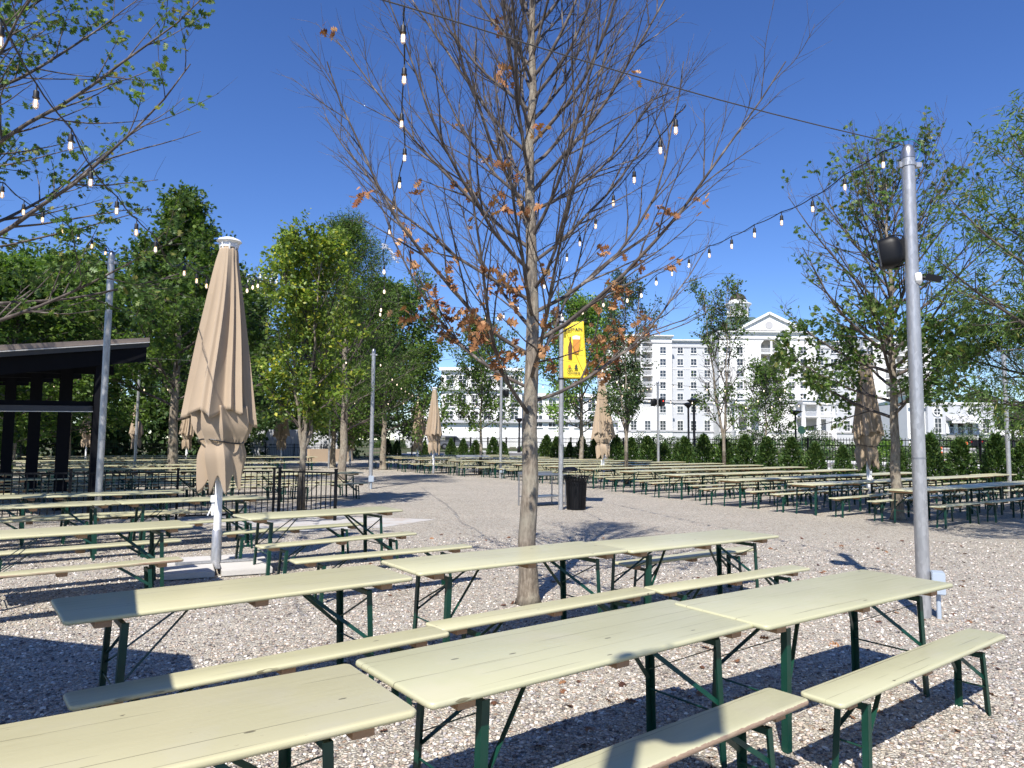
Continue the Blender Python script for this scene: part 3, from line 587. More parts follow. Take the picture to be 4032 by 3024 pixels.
near = [('table','cream table in the front row, middle one, round shadow on its front edge',.367,3.750,37.3),
 ('table','pale cream table at the right end of the front row beside the steel pole',2.112,4.90,34.9),
 ('table','pale cream table at the bottom left, nearest of all',-1.433,2.406,34.8),
 ('bench','pale bench between the first two table rows with its left end in shadow',-1.322,4.306,39.0),
 ('bench','pale bench in front of the bare oak trunk, behind the middle front table',.335,5.745,37.6),
 ('bench','pale bench behind the right front table, its right end on open gravel',2.155,7.013,34.4),
 ('bench','pale bench at the bottom edge with worn brown wood along its front',.591,3.120,38.6),
 ('bench','pale bench at the bottom right, nearest the right edge',2.447,4.401,37.6),
 ('table','pale table of the second row with its left corner in shadow',-1.781,4.932,38.0),
 ('table','pale table directly before the bare oak trunk',.011,6.374,35.6),
 ('table','pale table at the right end of the second row behind the oak trunk',1.849,7.596,33.6)]
for i, (k, lab, x, y, a) in enumerate(near): furn(k, lab, x, y, R(a), GT if k == 'table' else GB, m='worn' if 'worn' in lab else 'paint', dz=(-.004,.004)[i % 2] if k == 'table' else 0)
def mid(a, b, z): A, B = G(*a, z), G(*b, z); return (A+B)/2
near2 = [('bench','pale bench half hidden behind the right table of the second row',None,(2.02+.05,8.35),34),
 ('bench','pale bench behind the second row, left of the oak trunk',None,(-1.42,8.33),36.5),
 ('table','small pale table right of the big parasol base',None,(-2.62,9.98),39),
 ('bench','pale bench in front of the small table right of the big parasol',None,(-2.2,9.42),39),
 ('bench','pale bench behind the small table right of the big parasol',None,(-3.15,10.55),39),
 ('table','pale table left of the big parasol base',None,(-4.72,7.90),38),
 ('table','pale table at the left edge, farther end of that row',None,(-6.5,6.50),38.5),
 ('bench','chipped pale bench in front of the table left of the parasol base',None,(-4.40,7.12),39),
 ('bench','pale bench behind the table left of the parasol base',None,(-5.08,8.55),39),
 ('table','pale table behind the big parasol pole, right end by the railing',None,(-5.28,11.95),37),
 ('table','pale table left of the left light pole in the parasol row',None,(-7.05,10.62),37),
 ('bench','pale bench in front of the table behind the big parasol',None,(-4.85,11.22),37),
 ('bench','pale bench behind the table behind the big parasol',None,(-5.75,12.62),37),
 ('bench','pale bench in front of the left pole table',None,(-6.65,9.95),37),
 ('bench','pale bench behind the left pole table',None,(-7.5,11.25),37),
 ('table','pale table with its right end just before the railing',None,(-7.15,13.05),37),
 ('table','pale table at the left edge beside the railing',None,(-8.92,11.75),37),
 ('bench','pale bench before the railing table',None,(-6.75,12.42),37),
 ('bench','pale bench before the left edge table by the railing',None,(-8.5,11.15),37)]
for k, lab, _, (x, y), a in near2: furn(k, lab, x, y, R(a+rnd.uniform(-1.5,1.5)), GT if k == 'table' else GB, m='worn' if 'chipped' in lab else 'paint')
# right-hand field: rows seen from the open gravel
rows = [(7.55,16.25),(10.05,16.3),(12.37,16.45),(14.95,17.15),(17.65,17.85),(20.2,18.3),(22.7,18.7),(25.3,19.0),(28.0,19.3),(30.6,18.9),(33.5,18.6),(36.2,18.7),(39.0,19.2),(42.0,19.6)]
GR, GRB = 'tables in the field right of the open gravel', 'benches in the field right of the open gravel'
def inview(x, y, m=.06): return y > 0 and abs(x/y) < .7183+m
def row_fill(p, s0, ncol, gt, gb, rn, field, first_dir=1, z0=0):
    for c in range(ncol):
        s = s0+first_dir*(1.1+c*2.19); q = SP(s+rnd.uniform(-.03,.03), p+rnd.uniform(-.05,.05))
        if not inview(q.x, q.y): continue
        far = q.y > 24; a = TH+R(rnd.uniform(-1.2,1.2))
        where = '%s from the gravel aisle, %s row, %s field' % (ordn[c], rn, field)
        furn('table', 'pale beer table '+where, q.x, q.y, a, gt, far, dz=rnd.uniform(-.008,.008))
        for sg, nm in ((-1,'front'),(1,'back')):
            if sg == 1 and p > 36 and field == 'right': continue
            b = SP(s+rnd.uniform(-.12,.12), p+sg*(.72+rnd.uniform(-.05,.09))); furn('bench', '%s bench of the table %s' % (nm, where), b.x, b.y, a+R(rnd.uniform(-1.5,1.5)), gb, far)
names_r = ['nearest','second','third','fourth','fifth','sixth','seventh','eighth','ninth','tenth','eleventh','twelfth','thirteenth','farthest']
for i, (p, s0) in enumerate(rows): row_fill(p, s0, 6 if p < 12 else 5, GR, GRB, names_r[i], 'right')
GL, GLB = 'tables in the shaded field beyond the railing', 'benches in the shaded field beyond the railing'
rowsl = [(20.6,9.4),(23.4,8.2),(26.3,8.6),(29.5,8.4),(32.8,8.6),(36.2,9.3),(40.0,15.5),(44.0,14.8)]
for i, (p, s0) in enumerate(rowsl): row_fill(p, s0, 5 if p < 38 else 6, GL, GLB, ['nearest','second','third','fourth','fifth','sixth','seventh','farthest'][i], 'left', -1)

# ------------------------------------------------------------------ parasols
def parasol(seed, loc, label, rz=0.0, base=True, lean=0.0, sc=1.0):
    r = random.Random(seed); t = thing('closed_parasol', label, 'parasol', loc, rz, 'closed tan parasols'); nT, nZ = 192, 46
    ribs = sorted((k+r.uniform(-.12,.12))/8 for k in range(8)); ph = [r.uniform(.75,1.1) for _ in range(8)]; dp = [r.uniform(.34,.60) for _ in range(8)]; hz = [r.uniform(-.10,.16) for _ in range(8)]
    def locate(th):
        u = (th/(2*math.pi)) % 1
        for k in range(8):
            a = ribs[k]; b = ribs[(k+1) % 8]+(1 if k == 7 else 0)
            uu = u if u >= ribs[0] else u+1
            if a <= uu < b or (k == 7 and uu >= a): return k, max(0.0, min(1.0, (uu-a)/(b-a)))
        return 7, 0.0
    def lerp(a, b, f): f = f*f*(3-2*f); return a+(b-a)*f
    mb = MB(); vs = []
    for i in range(nZ+1):
        tt = i/nZ
        for k in range(nT):
            th = 2*math.pi*k/nT; n_, f = locate(th)
            R0 = lerp(ph[n_], ph[(n_+1) % 8], f); hem = 1.93+lerp(hz[n_], hz[(n_+1) % 8], f)+.10*math.sin(math.pi*f)
            z = 4.42-tt*(4.42-hem); rad = (.115+.445*tt**.90)*(R0 if tt > .1 else lerp(1, R0, tt*10))
            fold = abs(math.sin(math.pi*f))**.55*(1-.55*math.exp(-((f-.62)/.13)**2)); rad *= 1-(dp[n_]*.80*min(1, tt*2.2+.25))*fold
            rad += .008*math.sin(5*th+4*tt+seed)*tt+.006*math.sin(7*tt+n_)*tt*math.sin(math.pi*f)
            th += .30*tt*math.sin(2.2*tt+seed); vs.append((rad*math.cos(th), rad*math.sin(th), z))
    fs = [(i*nT+k, i*nT+(k+1) % nT, (i+1)*nT+(k+1) % nT, (i+1)*nT+k) for i in range(nZ) for k in range(nT)]; mb.add(vs, fs)
    me = mb.mesh('canopy', M['cloth'], smooth=60); o = inst('canopy', me, t); md = o.modifiers.new('thick', 'SOLIDIFY'); md.thickness = .004
    mb = MB(); vs = []; nZ2 = 34; dp2 = [r.uniform(.25,.55) for _ in range(8)]; bz = [r.uniform(.95,1.12) for _ in range(8)]
    for i in range(nZ2+1):
        tt = i/nZ2
        for k in range(nT):
            th = 2*math.pi*k/nT; n_, f = locate(th); zb = lerp(bz[n_], bz[(n_+1) % 8], f)+.24*math.sin(math.pi*max(0,min(1,f)))**1.5
            z = 2.2-tt*(2.2-zb); w = math.exp(-((z-1.72)/.13)**2); rad = (.40 if z > 1.72 else .40-.10*tt)*(1-.22*w)
            fold = abs(math.sin(math.pi*f))**.6; rad *= 1-dp2[n_]*fold*(.75+.4*abs(z-1.72)); rad += .018*math.sin(3*th+5*z)+.010*math.sin(7*th+6*z+seed); th += .35*tt
            vs.append((rad*math.cos(th), rad*math.sin(th), z))
    mb.add(vs, [(i*nT+k, i*nT+(k+1) % nT, (i+1)*nT+(k+1) % nT, (i+1)*nT+k) for i in range(nZ2) for k in range(nT)])
    o = inst('valance', mb.mesh('valance', M['cloth'], smooth=70), t); md = o.modifiers.new('thick', 'SOLIDIFY'); md.thickness = .004
    mb = MB(); mb.tube([(.285*math.cos(a), .285*math.sin(a), 1.72+.03*math.sin(a*2)) for a in [2*math.pi*k/24 for k in range(25)]], .011, 6); mb.build('tie_strap', M['rubber'], t)
    mb = MB(); mb.lathe([(.05,.42),(.05,4.5)], 16); mb.build('pole', M['white_metal'], t, 40)
    mb = MB(); mb.lathe([(.066,.03),(.066,.52),(.06,.53)], 16); mb.build('sleeve', M['galv'], t, 40)
    mb = MB(); mb.box(-.10,-.045,-.03,.03,.90,.99); mb.box(-.085,-.055,-.012,.012,.72,.90); mb.bar((-.07,0,.86),(-.13,0,.72),.018); mb.build('crank', M['white_metal'], t)
    mb = MB(); mb.lathe([(.12,4.42),(.115,4.48),(.165,4.50),(.17,4.505),(.15,4.53),(.08,4.56),(.012,4.57)], 20); mb.build('cap', M['white_metal'], t, 40)
    mb = MB()
    for k in range(8): a = 2*math.pi*k/8; mb.bar((.105*math.cos(a), .105*math.sin(a), 4.38), (.13*math.cos(a), .13*math.sin(a), 4.48), .02)
    mb.build('rib_end', M['white_metal'], t)
    if base:
        for sx in (-1,1):
            for sy in (-1,1):
                mb = MB(); mb.box(sx*.04 if sx > 0 else -.66, .66 if sx > 0 else -.04, .04 if sy > 0 else -.66, .66 if sy > 0 else -.04, .01, .085); me = mb.mesh('paving_slab', M['concrete'])
                bm = bmesh.new(); bm.from_mesh(me); bmesh.ops.bevel(bm, geom=bm.edges[:], offset=.008, segments=2, affect='EDGES'); bm.to_mesh(me); bm.free(); inst('paving_slab', me, t)
        mb = MB(); mb.box(-.5,.5,-.03,.03,.087,.115); mb.box(-.03,.03,-.5,-.031,.087,.115); mb.box(-.03,.03,.031,.5,.087,.115); mb.build('base_cross', M['galv'], t)
    t.scale = (sc, sc, sc); t.rotation_euler[1] = lean
    return t
parasol(3, (-3.98,9.80,0), 'big closed tan parasol on concrete slabs at the left, nearest of all', R(25))
parasol(8, (-4.08,37.6,0), 'closed tan parasol left of the bare oak trunk', R(70), False)
parasol(12, (4.02,31.2,0), 'closed tan parasol leaning slightly right of the banner pole', R(10), False, R(-1.2))
parasol(17, (10.45,21.0,0), 'closed tan parasol behind the oak among the right tables', R(140), False)
for i, (px, D, lab) in enumerate([(1645,45,'closed tan parasol half hidden behind trees left of the middle one'),(1380,46,'small far closed parasol behind the feathery tree trunk'),(1108,47,'small far closed parasol behind the yellow-green tree'),(735,47,'small far closed parasol right of the left light pole'),(535,48,'small far closed parasol just right of the pavilion column'),(340,49,'small far closed parasol seen through the pavilion columns')]):
    q = P(px,1750,D); parasol(30+i, (q.x, q.y, 0), lab, i, False)
# open parasol standing left of the camera (its shadow falls over the left table ends)
C0 = Vector((-4.85,1.70,0)); t = thing('open_parasol', 'big open tan parasol just outside the left edge shading the left table ends', 'parasol', C0)
V0 = Vector((-3.13,3.84,0)); a0 = math.atan2(V0.y-C0.y, V0.x-C0.x); Ro = (V0-C0).length; mb = MB(); cs = [(Ro*math.cos(a0-k*math.pi/4), Ro*math.sin(a0-k*math.pi/4), 2.5) for k in range(8)]
vs = [(0,0,3.5)]; fs = []
for k in range(8):
    a, b = Vector(cs[k]), Vector(cs[(k+1) % 8]); m_ = (a+b)/2*1.0; m_.z = 2.5; vs += [tuple(a), tuple(m_)]
for k in range(16): fs.append((0, 1+k, 1+(k+1) % 16))
mb.add(vs, fs); o = mb.build('canopy', M['cloth'], t); o.modifiers.new('thick', 'SOLIDIFY').thickness = .004
mb = MB(); mb.lathe([(.05,0),(.05,3.6)], 14); mb.build('pole', M['white_metal'], t, 40)
for k in range(8): mb = MB(); mb.bar((0,0,3.44), (cs[k][0]*.985, cs[k][1]*.985, 2.485), .02, .03); mb.build('rib', M['steel'], t)
mb = MB(); mb.box(-.66,.66,-.66,.66,.01,.085); mb.build('base', M['concrete'], t)

# ------------------------------------------------------------------ light poles and what hangs on them
def pole(loc, H, r_, label, box=None, group='galvanised light poles'):
    t = thing('light_pole', label, 'pole', loc, 0, group)
    mb = MB(); mb.lathe([(r_,0),(r_,H*.5),(r_,H-.02)], 24); mb.build('pipe', M['galv'], t, 40)
    mb = MB(); mb.lathe([(r_*1.07,H-.06),(r_*1.07,H-.01),(r_*.98,H+.03),(r_*.7,H+.075),(r_*.3,H+.095),(.004,H+.10)], 20); mb.build('cap', M['steel'], t, 50)
    mb = MB(); mb.lathe([(r_*1.12,H-.15),(r_*1.12,H-.11)], 20); mb.box(r_*1.1, r_*1.1+.06, -.03,.03,H-.16,H-.11); mb.box(-r_*1.1-.03, -r_*1.1, -.02,.02,H-.16,H-.10); mb.build('clamp', M['galv'], t)
    mb = MB(); mb.lathe([(r_+.003,H*.33),(r_+.003,H*.33+.015)], 24); mb.build('weld_band', M['steel'], t)
    if box is not None:
        a = R(box); d = Vector((math.cos(a), math.sin(a), 0)); q = d*(r_+.065); Mx = Matrix.Translation(q+Vector((0,0,.36))) @ Matrix.Rotation(a, 4, 'Z')
        mb = MB(); mb.box(-.06,.06,-.09,.09,-.11,.11,Mx); me = mb.mesh('junction_box', M['grey_box']); bm = bmesh.new(); bm.from_mesh(me); bmesh.ops.bevel(bm, geom=bm.edges[:], offset=.008, segments=2, affect='EDGES'); bm.to_mesh(me); bm.free(); b = inst('junction_box', me, t)
        mb = MB(); mb.tube([q+Vector((0,0,.26)), q+Vector((0,0,0))], .022, 10); mb.build('conduit', M['grey_box'], b)
    return t
pR = G(3640,2430); pC = G(2208,2008); pL = Vector((-7.62,13.3,0)); pM1 = G(1458,1924); pM2 = G(1970,1882)
HR = P(3558,575,pR.y).z; HC = 5.05; HL = P(468,992,pL.y).z; pF = Vector((7.8,38,0)); pRR = Vector((17.35,25,0))
pole(pR, HR-.08, .066, 'tall galvanised pole at the right front holding a speaker and camera', -25)
pole(pC, HC, .064, 'galvanised pole carrying the yellow banner beside the bin')
pole(pL, HL-.08, .060, 'galvanised pole at the left in front of the pavilion')
pole(pM1, 5.0, .07, 'galvanised pole with grey box at the left edge of the open gravel', -70)
pole(pM2, 5.0, .07, 'galvanised pole left of the bare oak trunk with a small speaker', -50)
pole(pF, 4.95, .07, 'galvanised pole with two speakers in front of the hotel'); pole(pRR, 5.0, .07, 'galvanised pole near the right edge by the fence')
for px, D, lab in ((1468,47,'thin far pole behind the left pole of the gravel'),(535,31,'thin pole right beside the pavilion end'),(1297,44,'dark far pole behind the railing tree')):
    q = P(px,1740,D); pole((q.x,q.y,0), 5.0, .055, lab)
pB = Vector((-.42,-.38,0)); pole(pB, 5.25, .066, 'galvanised pole standing just behind the viewpoint')
def speaker(loc, rz, label, s=1.0, led=False, tilt=0.0):
    t = thing('speaker', label, 'speaker', loc, rz, 'outdoor speakers on the light poles'); t.scale = (s,s,s); t.rotation_euler[1] = tilt
    # body: rounded wedge pointing along +x, mounted at x = 0
    secs = [(.0,.10,.15,.0),(.05,.15,.21,.0),(.14,.17,.235,-.005),(.26,.165,.225,-.01),(.30,.155,.215,-.012)]; mb = MB(); n = 24; vs = []
    for x, a, b, dz in secs:
        for k in range(n):
            th = 2*math.pi*k/n; c, s_ = math.cos(th), math.sin(th); vs.append((x, a*math.copysign(abs(c)**.55, c), dz+b*math.copysign(abs(s_)**.55, s_)))
    fs = [(i*n+k, i*n+(k+1) % n, (i+1)*n+(k+1) % n, (i+1)*n+k) for i in range(len(secs)-1) for k in range(n)]+[tuple(range(n)), tuple((len(secs)-1)*n+k for k in range(n))]
    mb.add(vs, fs); mb.build('body', M['black'], t, 45)
    mb = MB(); mb.box(.301,.318,-.145,.145,-.215,.19); mb.build('grille', M['rubber'], t)
    mb = MB(); mb.box(-.05,.0,-.03,.03,-.17,.17); mb.tube([(-.03,0,.21),(.05,0,.245),(.15,0,.255)], .012, 6); mb.tube([(-.03,0,-.21),(.05,0,-.235),(.15,0,-.245)], .012, 6); mb.tube([(-.03,0,-.21),(-.03,0,.21)],.014,6); mb.build('bracket', M['black'], t)
    if led: mb = MB(); mb.lathe([(.03,0),(.03,.012)], 12); o = mb.build('lamp', M['red_led'], t); o.rotation_euler = (0, math.pi/2, 0); o.location = (.32, 0, .06)
    return t
zs = P(3490,980,pR.y).z; speaker(pR+Vector((-.075,.03,zs)), R(180-28), 'black speaker facing left on the tall right pole', .72, tilt=R(7))
q = P(1984,1547,pM2.y); speaker((q.x-.06+.05, q.y, q.z), R(0), 'small black speaker on the pole left of the oak trunk', .8)
q = P(2577,1584,38); speaker((pF.x-.08, pF.y, q.z), R(180), 'left one of the two black speakers on the hotel-side pole', .9); speaker((pF.x+.08, pF.y-.03, q.z), R(-60), 'right speaker with red light on the hotel-side pole', .9, True)
q = pB+Vector((.08,.02,4.93)); speaker(q, R(35), 'black speaker on the pole behind the viewpoint', 1.1)
t = thing('security_camera', 'white and black security camera on the tall right pole', 'camera', P(3606,1098,pR.y-.03)+Vector((-.005,0,0)), R(-28))
mb = MB(); mb.lathe([(.062,0),(.066,.012),(.064,.05),(.048,.062)], 20); o = mb.build('mount', M['white_metal'], t, 40); o.rotation_euler = (0, math.pi/2, 0)
mb = MB(); mb.tube([(.06,0,0),(.08,0,.005)], .022, 8); mb.tube([(.08,0,.005),(.11,0,.0)], .013, 8); mb.build('joint', M['black'], t)
mb = MB(); mb.bar((.10,0,.012),(.235,-.02,-.035), .062, .062); mb.build('housing', M['black'], t)

# festoon strings: (photo x, photo y, distance or None, bulb?)
sock = MB(); sock.lathe([(.004,.0),(.019,-.004),(.021,-.012),(.021,-.05),(.026,-.054),(.026,-.064),(.019,-.068)], 12); me_sock = sock.mesh('socket', M['rubber'], 40)
strap = MB(); strap.tube([(0,0,.055),(0,0,0)], .006, 6)
me_strap = strap.mesh('strap', M['rubber'])
bl = MB(); bl.lathe([(.013,-.066),(.016,-.078),(.022,-.10),(.024,-.118),(.020,-.136),(.010,-.15),(.002,-.154)], 14)
me_bulb = bl.mesh('bulb', M['bulb'], 60); me_bg = bl.mesh('bulb', M['bulb_glass'], 60)
bl2 = None
fl = MB(); fl.tube([(.006,0,-.075),(.007,0,-.135)], .0035, 5); fl.tube([(-.006,0,-.075),(-.007,0,-.135)], .0035, 5); fl.tube([(0,.006,-.075),(0,.006,-.13)], .003, 5); me_fl = fl.mesh('filament', M['filament'])
def festoon(label, cps, r_=.007, sag=True, near=13, bs=1.0):
    pts = []; known = [i for i, c in enumerate(cps) if c[2]]
    Ls = [0]
    for a, b in zip(cps, cps[1:]): Ls.append(Ls[-1]+math.hypot(b[0]-a[0], b[1]-a[1]))
    for i, c in enumerate(cps):
        if c[2]: D = c[2]
        else:
            k = max(q for q in known if q < i); m_ = min(q for q in known if q > i); f = (Ls[i]-Ls[k])/(Ls[m_]-Ls[k]); D = 1/((1-f)/cps[k][2]+f/cps[m_][2])
        pts.append(P(c[0], c[1], D))
    t = thing('string_lights', label, 'string lights', pts[0]); mb = MB(); hang = [p+Vector((0,0,.165*bs if c[3] else 0)) for p, c in zip(pts, cps)]
    path = []
    for i in range(len(hang)-1):
        p0 = hang[max(i-1,0)]; p1 = hang[i]; p2 = hang[i+1]; p3 = hang[min(i+2, len(hang)-1)]
        for k in range(5):
            u = k/5; path.append(.5*((2*p1)+(-p0+p2)*u+(2*p0-5*p1+4*p2-p3)*u*u+(-p0+3*p1-3*p2+p3)*u**3)-Vector((0,0,.02*math.sin(math.pi*u))))
    path.append(hang[-1]); path = [p-pts[0] for p in path]; mb.tube(path, r_, 5); mb.build('cable', M['rubber'], t)
    if near > 8:
        mb = MB(); mb.tube([p+Vector((.004,0,.012+.035*math.sin(i*.9))) for i, p in enumerate(path)], .003, 4); mb.build('support_wire', M['wire'], t)
    for p, c in zip(pts, cps):
        if not c[3]: continue
        s = inst('socket', me_sock, t, p+Vector((0,0,.115*bs))-pts[0]); s.scale = (bs,)*3; inst('strap', me_strap, s)
        if p.y < near: b = inst('bulb', me_bg, s); inst('filament', me_fl, b)
        else: inst('bulb', me_bulb, s)
    return t
festoon('string of lit bulbs running from the top left corner down past the left oak', [(-190,-210,3.6,0),(-60,30,4.3,0),(0,168,4.7,1),(140,412,None,1),(277,578,None,1),(356,722,None,1),(459,834,None,1),(536,918,None,1),(612,985,None,1),(668,1040,None,0),(725,1078,10.2,1),(774,1108,None,1),(813,1128,None,1),(880,1150,None,0),(973,1146,14.5,1),(995,1133,None,1),(1015,1127,None,1),(1100,1140,None,0),(1290,1255,None,0),(1458,1390,26,0)])
festoon('string of lit bulbs hanging over the left edge to the left pole', [(-180,700,7.6,0),(-60,790,8.0,1),(8,770,None,1),(92,838,None,1),(167,868,None,1),(245,912,None,1),(308,945,None,1),(361,972,None,1),(415,1000,None,1),(440,990,None,0),(466,985,13.2,0)])
festoon('string of lit bulbs hanging straight down the sky left of the oak crown', [(1592,20,4.95,0),(1590,45,None,0),(1587,155,None,1),(1591,318,None,1),(1581,492,None,1),(1593,625,None,1),(1573,732,None,1),(1550,816,None,1),(1534,915,None,1),(1510,985,None,0),(1512,1072,None,1),(1513,1150,None,1),(1500,1222,None,1),(1497,1240,None,1),(1496,1265,None,0),(1470,1390,25.8,0)])
festoon('string of lit bulbs from the upper right wire down through the oak crown', [(2700,415,6.35,0),(2661,516,None,1),(2600,595,None,1),(2497,712,None,1),(2415,803,None,1),(2345,893,None,1),(2283,962,None,1),(2232,1022,None,1),(2143,1130,None,1),(2107,1165,None,1),(2040,1217,None,1),(1984,1247,None,1),(1960,1255,None,1),(1912,1252,24,1),(1940,1280,None,0),(1978,1392,33.8,0)])
festoon('string of lit bulbs from the tall right pole to the banner pole', [(3545,568,pR.y,0),(3478,652,None,1),(3327,740,None,1),(3200,826,None,1),(3078,880,None,1),(2971,928,None,1),(2881,972,None,1),(2793,1008,None,1),(2713,1047,None,1),(2646,1080,None,1),(2584,1116,None,1),(2525,1165,None,1),(2470,1185,None,1),(2420,1198,None,1),(2376,1202,None,1),(2294,1232,None,1),(2215,1255,None,1),(2196,1262,pC.y,0)])
festoon('string of small bulbs crossing in front of the closed parasol beside the banner', [(2196,1290,pC.y,0),(2250,1400,None,0),(2347,1585,26,1),(2450,1560,None,1),(2590,1512,38,0)], near=0)
def far_string(label, a, b, n, sagz):
    t = thing('string_lights', label, 'string lights', a, 0, 'far string lights'); a = Vector(a); b = Vector(b); pts = []
    for i in range(n+1): u = i/n; p = a.lerp(b, u)-a; p.z -= sagz*4*u*(1-u); pts.append(p)
    mb = MB(); mb.tube(pts, .009, 4); mb.build('cable', M['rubber'], t)
    for p in pts[1:-1]: s = inst('socket', me_sock, t, p); inst('bulb', me_bulb, s)
def top(p, z=4.95): return (p.x, p.y, z)
far_string('far string of bulbs before the hotel, from its pole to the right edge pole', top(pF), top(pRR), 15, .7)
far_string('far string of bulbs from the banner pole toward the hotel-side pole', top(pC), top(pF), 15, .9)
far_string('far string of bulbs along the fence from the left to the hotel-side pole', (-5,54,4.9), top(pF), 16, .9)
far_string('far string of bulbs between the right field trees', (3.5,41,4.6), (19.5,29,4.4), 16, .9)
far_string('far string of bulbs over the far tables right of centre', top(pM2), (14.5,33,4.2), 15, .8)
far_string('far string of bulbs in front of the feathery trees', top(pM1), (-6,48,4.8), 12, .5)
far_string('far string of bulbs over the left field by the pavilion', (-14,26,4.6), (-3.5,45,4.6), 16, .9)
far_string('far string of bulbs beneath the left background trees', (-22,30,4.4), top(pM1), 16, .9)
def wire(label, pts, r_=.004):
    t = MB(); t.tube(pts, r_, 6); return tag(t.build('wire', M['wire']), label, 'wire', 'steel wires between the poles')
wl = P(1592,22,4.93); wr = pR+Vector((0,0,HR)); dirw = (wl-wr)
wire('thin steel wire crossing the sky from the tall right pole to the upper left', [wr+dirw*u-Vector((0,0,.06*math.sin(math.pi*min(1,u)))) for u in [i/16*1.9 for i in range(17)]], .0055)
wire('steel wire from the left pole toward the far middle', [(pL.x,pL.y,HL-.02), ((pL.x+pC.x)/2,(pL.y+pC.y)/2,(HL+HC)/2-.25), (pC.x,pC.y,HC)])
wire('steel wire crossing behind the big parasol', [(-13,22,4.3),(-5,24,4.1),(pC.x,pC.y,4.3)])
mb = MB(); p0 = pR+Vector((0,0,HR)); mb.tube([P(3508,556,pR.y), p0+Vector((-.06,0,.06)), p0+Vector((.06,0,.075)), p0+Vector((.14,0,.02)), p0+Vector((.13,0,-.08)), p0+Vector((.10,0,-.14))], .0055, 6)
M['gwire'] = mat('green_earth_wire', (.01,.16,.10), .5); tag(mb.build('wire', M['gwire']), 'loose green earth wire looped over the tall right pole top', 'wire')
# plastic scrap caught in the oak
mb = MB(); a = P(1503,958,8.6); b = P(1580,1040,8.6); r = random.Random(4); pts = [a.lerp(b, i/14)+Vector((r.gauss(0,.03), r.gauss(0,.02), r.gauss(0,.03))) for i in range(15)]
mb.tube(pts, [.006+.010*r.random() for _ in pts], 5); mb.tube([p+Vector((r.gauss(0,.03),0,r.gauss(0,.03))) for p in pts[:8]], .008, 4); tag(mb.build('plastic_scrap', mat('clear_scrap', (.7,.72,.76), .25)), 'pale twisted plastic scrap caught in the oak twigs', 'litter')

# ------------------------------------------------------------------ banner
bt = thing('banner', 'yellow hanging banner with beer glass and GET OUTSIDE lettering', 'banner', (pC.x, pC.y, 0))
tl = P(2214,1270,pC.y); Z1 = tl.z; Z0 = P(2213,1490,pC.y).z; x0 = tl.x-pC.x; wt_, wb_ = .56, .64
mb = MB(); nx, nz = 12, 24; vs = []
for j in range(nz+1):
    for i in range(nx+1):
        u, v = i/nx, j/nz; vs.append((x0+u*(wt_+(wb_-wt_)*v)+.015*v, -.02+.02*math.sin(u*5+v*6)*math.sin(math.pi*v), Z1-(Z1-Z0)*v+.03*u*(1-v)))
mb.add(vs, [(j*(nx+1)+i, (j+1)*(nx+1)+i, (j+1)*(nx+1)+i+1, j*(nx+1)+i+1) for j in range(nz) for i in range(nx)]); o = mb.build('cloth', M['yellow'], bt, 60); o.modifiers.new('thick','SOLIDIFY').thickness = .003
for z in (Z1+.005, Z0-.012): mb = MB(); mb.tube([(0,0,z),(x0+.66,-.005,z+.015*(z > 4))], .012, 8); mb.lathe([(.078,z-.02),(.078,z+.02)], 16); mb.build('arm', M['black'], bt)
def flat(name, polys, m, y=-.050):
    mb = MB()
    for poly in polys: mb.prism(poly, y, y+.003)
    return mb.build(name, m, bt)
def text(name, s, x, z, size, m, rot=0):
    cu = bpy.data.curves.new(name, 'FONT'); cu.body = s; cu.size = size; cu.extrude = .0015; cu.align_x = 'CENTER'; cu.offset = .002
    o = bpy.data.objects.new(name, cu); SC.collection.objects.link(o); dg = bpy.context.evaluated_depsgraph_get(); me = bpy.data.meshes.new_from_object(o.evaluated_get(dg)); bpy.data.objects.remove(o)
    me.materials.clear(); me.materials.append(m); ob = inst(name, me, bt); ob.location = (x, -.052, z); ob.rotation_euler = (math.pi/2, rot, 0); return ob
M['ink'] = mat('dark_ink', (.02,.035,.03), .7); M['amber'] = mat('amber_print', (.55,.22,.03), .6); M['bottle'] = mat('brown_print', (.09,.03,.012), .6); M['foam'] = mat('cream_print', (.8,.74,.6), .6); M['orange_ink'] = mat('orange_ink', (.6,.2,.02), .6)
cx = x0+.29; H_ = Z1-Z0
text('lettering', 'CAPTAIN', cx, Z1-.23, .115, M['ink'], R(-4))
flat('bottle_print', [[(cx-.13,Z1-.98),(cx-.04,Z1-.98),(cx-.03,Z1-.66),(cx-.065,Z1-.50),(cx-.065,Z1-.38),(cx-.10,Z1-.38),(cx-.10,Z1-.50),(cx-.14,Z1-.66)]], M['bottle'])
flat('glass_print', [[(cx+.0,Z1-.82),(cx+.13,Z1-.82),(cx+.17,Z1-.45),(cx-.02,Z1-.45)]], M['amber'], -.049); flat('foam_print', [[(cx-.02,Z1-.449),(cx+.17,Z1-.449),(cx+.175,Z1-.37),(cx+.07,Z1-.34),(cx-.03,Z1-.37)]], M['foam'], -.049)
flat('sun_print', [[(cx-.10+.035*math.cos(k*.785), Z1-1.16+.035*math.sin(k*.785)) for k in range(8)]], M['orange_ink'])
flat('tree_print', [[(cx+.02,Z1-1.24),(cx+.13,Z1-1.24),(cx+.10,Z1-1.18),(cx+.12,Z1-1.18),(cx+.075,Z1-1.09),(cx+.03,Z1-1.18),(cx+.05,Z1-1.18)]], M['ink'])
text('lettering', 'GET', cx-.09, Z1-1.27, .075, M['ink'], R(3)); text('lettering', 'OUTSIDE', cx+.01, Z1-1.36, .082, M['ink'])

